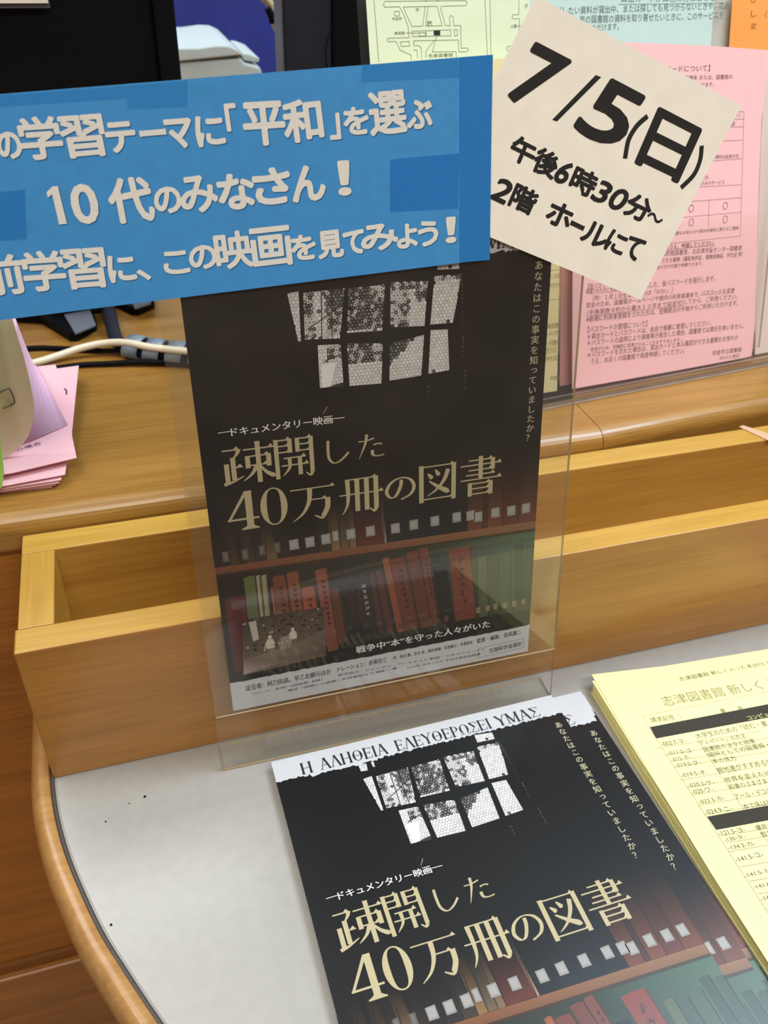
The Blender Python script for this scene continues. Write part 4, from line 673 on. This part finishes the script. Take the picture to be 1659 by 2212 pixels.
for r in BLUE:
    r2 = list(r); s = .35; r2[1] += s; r2[3] += s; r2[2] -= s; r2[4] -= s
    if r[0] == '1': one(g, r2, .00234, lin((34, 96, 150))); continue
    rr = .031 if r[0] in '学習映画選前' else (.036 if r[5] > 14 else .048)
    letter(g, r2, .00234, lin((34, 96, 150)), 3, rx=rr, ry=rr)
g.build('printed_shadow', M_INK, bs)
g = MB()
for r in BLUE:
    if r[0] == '1': one(g, r, .00237, lin((236, 234, 228))); continue
    rr = .031 if r[0] in '学習映画選前' else (.036 if r[5] > 14 else .048)
    letter(g, r, .00237, lin((236, 234, 228)), 3, rx=rr, ry=rr)
g.build('printed_text', M_INK, bs)
# ================================================================ yellow list of new books (pile of 21)
YA = -.05; YE = (math.cos(YA), math.sin(YA), 0); YU = (-math.sin(YA), math.cos(YA), 0)
ysh = [(0, 0), (50, -3.6), (128, -4.8), (184, -6), (186, -262), (6, -256), (1.2, -143), (-.2, -60)]
def ysheet(mt): mb = MB(); mb.prism([(a / 1000, b / 1000) for a, b in ccw(ysh)], -.0003, 0, 0, top=0, side=1); return mb
yl = ysheet(0).build('book_list_sheet', [M_YELLOW, M_YELLOW_EDGE]); put(yl, frame((.334, -.018, .010), YE, YU)); tag(yl, 'topmost yellow sheet of the new-book list pile, printed with a black-banded table', 'paper', 'yellow book lists piled on the grey shelf')
g = MB(); DK = lin((52, 50, 44))
for b_ in NEWBAND: g.poly([(min(p[0], 175), p[1]) for p in b_], .00006, lin((60, 58, 52)))
for l_ in NEWLINE: pline(g, [(min(p[0], 176), p[1]) for p in l_], .22, .00008, lin((120, 114, 84)))
for r in NEW:
    fl = r[6]
    letter(g, r, .0001, lin((236, 228, 140)) if fl == 9 else (lin((150, 142, 96)) if fl == -.02 else lin((84, 80, 62))), 2)
g.build('printed_table', M_INK, yl)
rd = random.Random(9); base = ysheet(0); ylow = base.build('book_list_sheet', [M_YELLOW, M_YELLOW_EDGE])
for i in range(1, 20):
    z = .010 - i * .0005; c = ylow if i == 1 else ylow.copy()
    if i > 1: SC.collection.objects.link(c)
    k = i / 19; off = (.334 - .0020 - .0006 * k + rd.uniform(-.0003, .0003), -.018 - .004 - .0035 * min(1, k * 3) + rd.uniform(-.0006, .0006), z); a = YA + .022 + rd.uniform(-.002, .002)
    c.matrix_world = frame(off, (math.cos(a), math.sin(a), 0), (-math.sin(a), math.cos(a), 0))
    tag(c, 'bottom yellow sheet of the book list pile, lying on the grey shelf' if i == 19 else ('yellow sheet directly under the printed top book list' if i == 1 else 'yellow sheet inside the book list pile, between its top two and bottom sheets'), 'paper', 'yellow book lists piled on the grey shelf')
# ================================================================ leaflet rack on the counter
rack = empty('leaflet_rack', Matrix.Translation((.40, .175, Hc))); tag(rack, 'clear acrylic two-tier leaflet rack standing on the counter at the right', 'leaflet rack')
pane('pocket_front', -.1135, .235, .0036, .118, .0030, .0050, M_RACK, rack, MP)
pane('back_plate', -.1135, .235, .0128, .285, -.0290, -.0270, M_RACK, rack, MP)
m = MB(); m.box((-.125, -.008, 0.0004), (.235, .060, .0036), mis=[0, 0, 1, 1, 1, 1]); child(m.build('base_plate', [M_RACK, M_RACK_EDGE]), rack, frame(P0, P_E, P_B))
m = MB(); m.box((-.125, -.0105, 0.0004), (.235, -.0082, .0075), mis=[1, 0, 0, 0, 1, 1]); child(m.build('front_lip', [M_RACK, M_RACK_EDGE]), rack, frame(P0, P_E, P_B))
for x in (-.126, .2020): m = MB(); m.box((x, .0120, -.026), (x + .0016, .22, .0028), mis=[1, 1, 1, 1, 0, 0]); child(m.build('divider', [M_RACK, M_RACK_EDGE]), rack, MP)
DG = lin((96, 74, 78))
def leaflet(pts, w, mt, label, M, name='leaflet'):
    o = paper(ccw(pts), w - .00025, w, mt, name); put(o, M); tag(o, label, 'leaflet', 'leaflets in the acrylic rack'); return o
pkp = [p for p in PINKP if p]
o = leaflet([(26.6, 6), (110, 5), (188, 4.6), (199, 5), (199.2, 31), (193.5, 89), (189, 136.5), (185.5, 181), (186.5, 217), (185, 226.5), (130, 231), (73, 234.2), (24.5, 235.8), (25, 100)], 0.0, M_PINK, 'pink leaflet about passwords with ruled table in the acrylic rack', MP)
g = MB()
for r in PINK: letter(g, r, .00008, DG, 2, rx=r[6] * .5)
for l_ in PINKLINE: pline(g, l_, .28, .00007, lin((130, 98, 102)))
for c in PINKO:
    P = [(c[0] + 2.1 * math.cos(a), c[1] + 2.5 * math.sin(a)) for a in [k * math.pi / 10 for k in range(21)]]; pline(g, P, .45, .00007, DG)
g.build('printed_text', M_INK, o)
leaflet([(19.4, 8), (120, 7.4), (180, 8), (183, 120), (182, 224), (100, 231), (20, 236.6)], -.0060, M_PINK2, 'darker pink leaflet peeking out behind the left edge of the pink one', MP)
leaflet([(205.8, 4.4), (232, 4.4), (233, 228), (186.9, 226), (187.6, 214), (190.2, 168), (197.6, 82)], -.0035, M_PALE, 'pale rose leaflet cut off by the right border, beside the pink leaflet', MP)
o = leaflet([(-110, 6.9), (.8, 6.9), (13.8, 6.6), (14.6, 80), (15, 150), (13, 231), (-34.7, 227.9), (-110, 227)], -.0008, M_BEIGE, 'pale yellow leaflet in the lower rack pocket, behind the upright flyer', MP)
g = MB()
for r in YEL: letter(g, r, .00008, lin((150, 136, 96)), 2, rx=r[6] * .5)
for l_ in YELLINE: pline(g, l_, .3, .00007, lin((150, 140, 110)))
g.build('printed_text', M_INK, o).location.z = -.0008
o = leaflet([(-111.4, 120), (-4.5, 120), (1.6, 262), (-111.3, 262)], .0005, M_GREENP, 'pale green leaflet with a street map in the upper rack tier', MPU)
g = MB()
for l_ in MAP: pline(g, l_, .32, .00007, lin((128, 140, 118)))
g.poly(MAPBLK, .00009, lin((52, 56, 52)))
for r in GR: letter(g, r, .00008, lin((92, 100, 88)), 2)
g.build('printed_map', M_INK, o).location.z = .0005
o = leaflet([(-2.4, 120), (151, 120), (151, 262), (1.8, 262)], .0, M_CYANP, 'pale cyan leaflet in the upper rack tier behind the tilted date notice', MPU)
g = MB()
for r in CYAN: letter(g, r, .00008, lin((92, 112, 112)), 2)
pline(g, [(CYAN[0][1] - 2, CYAN[0][2] - 1.2), (CYAN[0][3] + 2, CYAN[0][4] - 1.2)], .3, .00007, lin((92, 112, 112)))
g.build('printed_text', M_INK, o)
leaflet([(120, 118), (200, 118), (200, 262), (120, 262)], -.003, mat('pale_grey_paper', (196, 200, 190), 0.8, 0.02), 'pale grey sheet in the gap between the cyan and the orange leaflets', MPU)  # added sheet, its grey stands in for the shadow in the gap
o = leaflet([(168.5, 120), (232, 120), (232, 262), (166.2, 262)], .001, M_ORANGEP, 'orange leaflet in the upper rack tier at the right border', MPU)
g = MB()
for r in OR: letter(g, r, .00008, lin((150, 96, 50)), 2)
g.build('printed_text', M_INK, o).location.z = .001
# ================================================================ left side of the desk: paper pile and folders
def warped(pts, zf, th, mt, name, label, cat, group):
    """sheet with the given outline (mm) whose height follows zf(x, y)"""
    mb = MB(); pts = ccw(pts); n = len(pts); q = [(a / 1000, b / 1000) for a, b in pts]
    mb.prism(q, 0, 1); mb.v = [(x, y, zf(x, y) + (th if z else 0)) for x, y, z in mb.v]
    o = mb.build(name, mt); return tag(o, label, cat, group)
GP = 'pink sheets piled on the desk'
rdm = random.Random(4)
base_shapes = [([(19, 129), (-11, 130.3), (-90, 131), (-90, 270), (30, 270), (22.4, 142.8)], .1146), ([(21.5, 128.4), (-10, 128.5), (-90, 130), (-90, 272), (31, 272), (24, 138)], .1162), ([(23.9, 127.5), (-9.8, 127.2), (-90, 128.5), (-90, 272), (30, 272), (25.3, 135.2), (26.8, 154.2)], .1178), ([(25.2, 127.9), (-9.3, 126.8), (-90, 128.5), (-90, 272), (31, 272), (26.4, 137)], .1194), ([(28, 130), (-8.9, 126.1), (-90, 124), (-90, 272), (34, 272), (32.7, 168.1), (29.5, 145.7)], .1216)]
for i, (p, z) in enumerate(base_shapes):
    warped(p, lambda x, y, z=z: z, .0006 if i < 4 else .0005, M_LPINK, 'pink_sheet', ['bottom pink sheet of the pile left of the trough', 'second lowest pink sheet of the desk pile, corner slightly turned', 'middle pink sheet of the desk pile at the left', 'fourth pink sheet from the desk in the left pile', 'broad pink sheet just under the printed top one at the left'][i], 'paper', GP)
o = warped([(35.9, 140.5), (-1.6, 132.5), (-90, 128), (-90, 275), (23, 275), (24, 268), (39.4, 269.3), (33.3, 170.2)], lambda x, y: .1262, .0004, M_LPINK, 'pink_sheet', 'top pink sheet of the desk pile, printed with small dark characters', 'paper', GP)
g = MB(); T1 = [("の場合", .2, 156.3, 15.2, 161.8, 4.2)]
for r in T1: letter(g, r, .12672, lin((92, 66, 76)), 2)
pline(g, [(29.2, 235), (30.6, 231), (30.4, 226)], 1.1, .12672, lin((80, 56, 66)))
g.build('printed_text', M_INK, o)
m = MB(); m.box((-.085, .150, .1224), (.020, .262, .1260)); tag(m.build('pink_sheet_block', M_LPINK), 'thick block of pink sheets hidden in the left desk pile', 'paper block')
# lavender sheet leaning up behind the cream folder
mb = MB(); NN = 10; L0 = Vector((.0155, .175, .2095)); R0 = Vector((.0110, .272, .1275)); L1 = Vector((-.012, .152, .1280)); R1 = Vector((.031, .182, .1272))
for i in range(NN + 1):
    t = i / NN
    for j in range(2):
        a = L0.lerp(R0, t) if j == 0 else L1.lerp(R1, t); a = a - Vector((0, 0, .010 * math.sin(math.pi * t))) * (1 if j == 0 else 0); mb.v.append(tuple(a))
for i in range(NN): k = i * 2; mb.f.append((k, k + 1, k + 3, k + 2)); mb.m.append(0); mb.c.append([(1, 1, 1)] * 4)
o = mb.build('lavender_sheet', M_LAV, None, True); tag(o, 'lavender sheet sloping down from behind the cream folder onto the pink pile', 'paper')
md = o.modifiers.new('thickness', 'SOLIDIFY'); md.thickness = .0003
def upright(outline, y0, y1, mt, name, label, cat, lean=0.0, curl=0.0):
    """card standing on its edge; outline (x, z) in m"""
    mb = MB(); pts = outline; n = len(pts)
    mb.prism([(a, b) for a, b in pts], 0, 1)
    mb.v = [(x, (y1 if z < .5 else y0) + lean * (yy - .128) + curl * max(0, x + .0) ** 2 * 60, yy) for x, yy, z in mb.v]
    return tag(mb.build(name, mt), label, cat)
cr_out = [(-.075, .1272), (-.006, .1272), (.003, .1330), (.0095, .1400), (.0150, .1510), (.0178, .1620), (.0186, .1780), (.0184, .1960), (.0172, .2150), (.0150, .2560), (-.075, .2560)]
o = upright(cr_out, .1495, .1515, M_CARD, 'cream_folder', 'cream card folder standing on the pink pile, right corner bulging', 'folder', 0.0)
cl = tube([(-.0010, .1487, .1720), (.0050, .1487, .1745), (.0068, .1487, .1735), (.0075, .1487, .1665), (.0060, .1487, .1640), (.0000, .1487, .1622)], .0004, 6).build('paper_clip', M_METAL, None, True); tag(cl, 'small wire clip on the face of the cream folder', 'clip')
gr_out = [(-.080, .1185), (-.0135, .1185), (-.0060, .1240), (-.0030, .1330), (-.0010, .150), (.0020, .172), (.0050, .1965), (.0080, .2360), (-.080, .2360)]
o = upright([(x - .0015, z) for x, z in gr_out], .1230, .1250, M_LIME, 'lime_folder', 'lime green folder at the left border in front of the cream folder', 'folder', 0.10)
# ================================================================ monitors, cables and the printer
def mprism(pts, z0, z1, name, mt, par, M=CI):
    mb = MB(); mb.prism([(a / 1000, b / 1000) for a, b in ccw(pts)], z0, z1); return child(bevel(mb.build(name, mt), .001), par, M)
mon = empty('monitor', Matrix.Translation((.03, .40, Hc))); tag(mon, 'large black monitor at the upper left, seen from behind the blue notice', 'monitor')
mb = MB(); mb.box((-.30, .362, .170), (.1285, .392, .52)); child(bevel(mb.build('casing', M_BLACK), .003), mon, CI)
mb = MB(); mb.box((.1288, .358, .165), (.1435, .392, .52)); child(bevel(mb.build('bezel', M_BLACK), .002), mon, CI)
mb = MB(); mb.box((.012, .386, .118), (.060, .404, .30)); child(bevel(mb.build('neck', M_BLACK2), .004), mon, CI)
mprism(FOOTD, Hc + .0003, .1225, 'stand_foot', M_BLACK, mon); mprism(FOOTG, .1226, .1250, 'foot_plate', M_GREY, mon)
mprism(FOOT2D, Hc + .0003, .1225, 'stand_foot', M_BLACK, mon); mprism(FOOT2G, .1226, .1250, 'foot_plate', M_GREY, mon)
mprism([(-14, 400), (104, 400), (104, 425), (-14, 425)], Hc + .0003, .1215, 'stand_bar', M_BLACK, mon)
note = MB(); note.box((-.055, .3545, .3500), (.0605, .3560, .46)); n_ = note.build('note_card', M_CREAM); tag(n_, 'off-white card with grey border hanging on the monitor at the top left corner', 'card')
note = MB(); note.box((-.055, .3565, .3470), (.0612, .3575, .46)); note.build('grey_backing', M_GREY2, n_)
m2 = empty('second_monitor', Matrix.Translation((.27, .41, Hc))); tag(m2, 'charcoal screen unit between the blue cloth and the green map leaflet', 'monitor')
mb = MB(); mb.box((.2288, .400, .165), (.2670, .432, .50)); child(bevel(mb.build('side_cover', M_BLACK2), .002), m2, CI)
mb = MB(); mb.box((.2672, .398, .165), (.3700, .432, .50)); child(bevel(mb.build('casing', M_BLACK), .002), m2, CI)
mb = MB(); mb.box((.2272, .402, .165), (.2286, .430, .50)); child(mb.build('edge_trim', M_GREY), m2, CI)  # grey strip drawn as the thin highlight along the left edge
mb = MB(); mb.box((.255, .405, Hc + .0003), (.345, .47, .122)); child(bevel(mb.build('stand_foot', M_BLACK), .003), m2, CI)
mb = MB(); mb.box((.285, .4325, .118), (.315, .45, .30)); child(bevel(mb.build('neck', M_BLACK), .003), m2, CI)
tube([(.262, .3960, .300), (.2608, .3955, .312), (.2628, .3952, .322), (.2658, .3955, .328)], .0006, 6).build('thin_wire', M_BLACK, None, True)['label'] = 'thin black wire in front of the charcoal screen unit'  # black arc modelled in place of a curved wire shadow
bpy.data.objects['thin_wire']['category'] = 'wire'
r_ = .0028
o = tube([(-.05, .296, Hc + r_ + .0004), (.0, .300, Hc + r_ + .0004), (.022, .305, Hc + .0050), (.041, .309, Hc + .0080), (.059, .307, Hc + .0110), (.0755, .2965, Hc + .0145), (.093, .2830, Hc + .0150), (.1185, .2700, Hc + .0150), (.150, .2600, Hc + .0130), (.175, .2400, Hc + .008), (.24, .235, Hc + r_ + .0004)], r_, 12).build('white_cable', M_CABLEW, None, True); tag(o, 'ivory cable arching over the desk into the spiral cable wrap', 'cable')
o = tube([(-.06, .333, Hc + .0024), (.001, .330, Hc + .0024), (.019, .326, Hc + .0024), (.041, .318, Hc + .0026), (.060, .309, Hc + .0034), (.080, .301, Hc + .0056), (.100, .291, Hc + .0066)], .0020, 10).build('black_cable', M_BLACK, None, True); tag(o, 'thin black cable on the desk behind the ivory cable', 'cable')
o = tube([(-.02, .284, Hc + .0024), (.022, .290, Hc + .0024), (.041, .291, Hc + .0024), (.060, .288, Hc + .0026), (.080, .2835, Hc + .0036), (.102, .277, Hc + .004), (.125, .268, Hc + .004)], .0021, 10).build('black_cable', M_BLACK, None, True); tag(o, 'thin black cable on the desk in front of the ivory cable', 'cable')
o = tube([(.062, .43, .150), (.064, .395, .130), (.066, .350, Hc + .0070), (.069, .318, Hc + .0066), (.079, .302, Hc + .0072), (.098, .2885, Hc + .0075), (.125, .276, Hc + .0075), (.17, .262, Hc + .0075), (.24, .258, Hc + .0075)], .0055, 12).build('cable_bundle', M_BLACK2, None, True); tag(o, 'thick dark cable bundle running from the monitor foot into the spiral wrap', 'cable')
ctr = [Vector(p) for p in ((.0755, .3045, Hc + .0085), (.090, .2945, Hc + .0085), (.105, .2855, Hc + .0085), (.1205, .2785, Hc + .0085), (.137, .2735, Hc + .0085), (.154, .2690, Hc + .0085))]
wrap = empty('spiral_cable_wrap', Matrix.Translation((.105, .2855, Hc))); tag(wrap, 'smoky plastic spiral wrap around the cables beside the upright flyer', 'cable wrap')
for i in range(len(ctr) - 1):
    a, b = ctr[i], ctr[i + 1]; d = (b - a); a2 = a + d * .06; b2 = a + d * .80
    mb = MB(); s = d.normalized().cross(Vector((0, 0, 1))).normalized(); u = s.cross(d.normalized()); ng = 20
    for ring_, sk in ((a2, 0), (b2, 0)):
        for rr_ in (.0080, .0094):
            for k in range(ng):
                an = 2 * math.pi * k / ng; sk_ = d.normalized() * (.0022 * math.sin(an)); p = ring_ + s * math.cos(an) * rr_ * 1.15 + u * math.sin(an) * rr_ * .98 + sk_; mb.v.append(tuple(p))
    for k in range(ng):
        j = (k + 1) % ng
        for q in ((ng + k, ng + j, 3 * ng + j, 3 * ng + k), (k, 2 * ng + k, 2 * ng + j, j), (k, j, ng + j, ng + k), (2 * ng + k, 3 * ng + k, 3 * ng + j, 2 * ng + j)): mb.f.append(q); mb.m.append(0); mb.c.append([(1, 1, 1)] * 4)
    child(mb.build('wrap_band', M_WRAP, None, True), wrap, CI)
prn = empty('printer', Matrix.Translation((.19, .72, Hc))); tag(prn, 'pale grey printer far back on the desk between the two black screens', 'printer')
def xz(pts, y0, y1, name, mt, par, bw=.003):
    mb = MB(); mb.prism([(a, b) for a, b in pts], 0, 1); mb.v = [(x, y1 if z < .5 else y0, zz) for x, zz, z in mb.v]; return child(bevel(mb.build(name, mt), bw), par, CI)
xz([(.02, Hc + .001), (.262, Hc + .001), (.2625, .2475), (.2600, .2520), (.2440, .2560), (.2400, .2610), (.02, .2500)], .702, .86, 'body', M_PRINTER, prn)
xz([(.02, .2506), (.160, .2562), (.2405, .2622), (.2415, .2640), (.160, .2580), (.02, .2530)], .704, .86, 'lid_groove', M_PRINTER2, prn, .0004)
xz([(.02, .2532), (.160, .2582), (.2420, .2645), (.2370, .2690), (.2280, .2730), (.2150, .2738), (.195, .2715), (.02, .2725)], .700, .86, 'lid', M_PRINTER, prn)
xz([(.2420, .2600), (.2450, .2580), (.2600, .2560), (.2610, .2600), (.2500, .2640), (.2440, .2650)], .705, .80, 'side_tray', M_PRINTER, prn, .001)
# blue cloth screen in the distance
mb = MB(); X0, X1, Z0_, Z1_, nx = -.7, 1.3, -.679, .75, 160
for th in (0, 1):
    for i in range(nx + 1):
        x = X0 + (X1 - X0) * i / nx; y = 1.05 + .010 * math.sin(x * 38) + .006 * math.sin(x * 17 + 1) + (.004 if th else 0)
        mb.v += [(x, y, Z0_), (x, y - .006, Z1_)]
n2 = (nx + 1) * 2
for i in range(nx):
    a = i * 2; mb.f.append((a, a + 2, a + 3, a + 1)); mb.m.append(0); mb.c.append([(1, 1, 1)] * 4); mb.f.append((n2 + a, n2 + a + 1, n2 + a + 3, n2 + a + 2)); mb.m.append(0); mb.c.append([(1, 1, 1)] * 4); mb.f.append((a + 1, a + 3, n2 + a + 3, n2 + a + 1)); mb.m.append(0); mb.c.append([(1, 1, 1)] * 4)
o = mb.build('cloth_screen', M_CLOTH, None, True); tag(o, 'deep blue cloth screen behind the desk', 'curtain')
strap = empty('beige_cord', Matrix.Translation((.25, .62, .33))); tag(strap, 'beige cord with a black clip hanging beside the charcoal screen unit', 'cord')
child(tube([(.2380, .62, .3550), (.2480, .62, .3330), (.2600, .62, .3200), (.2640, .62, .3050), (.2700, .62, .2880), (.2720, .62, .2500), (.2730, .62, .16)], .0042, 10).build('webbing', M_STRAP, None, True), strap, CI)
child(tube([(.2555, .613, .3180), (.2590, .613, .3120), (.2600, .613, .3050)], .0036, 8).build('clip', M_BLACK, None, True), strap, CI)
bpy.context.view_layer.update()
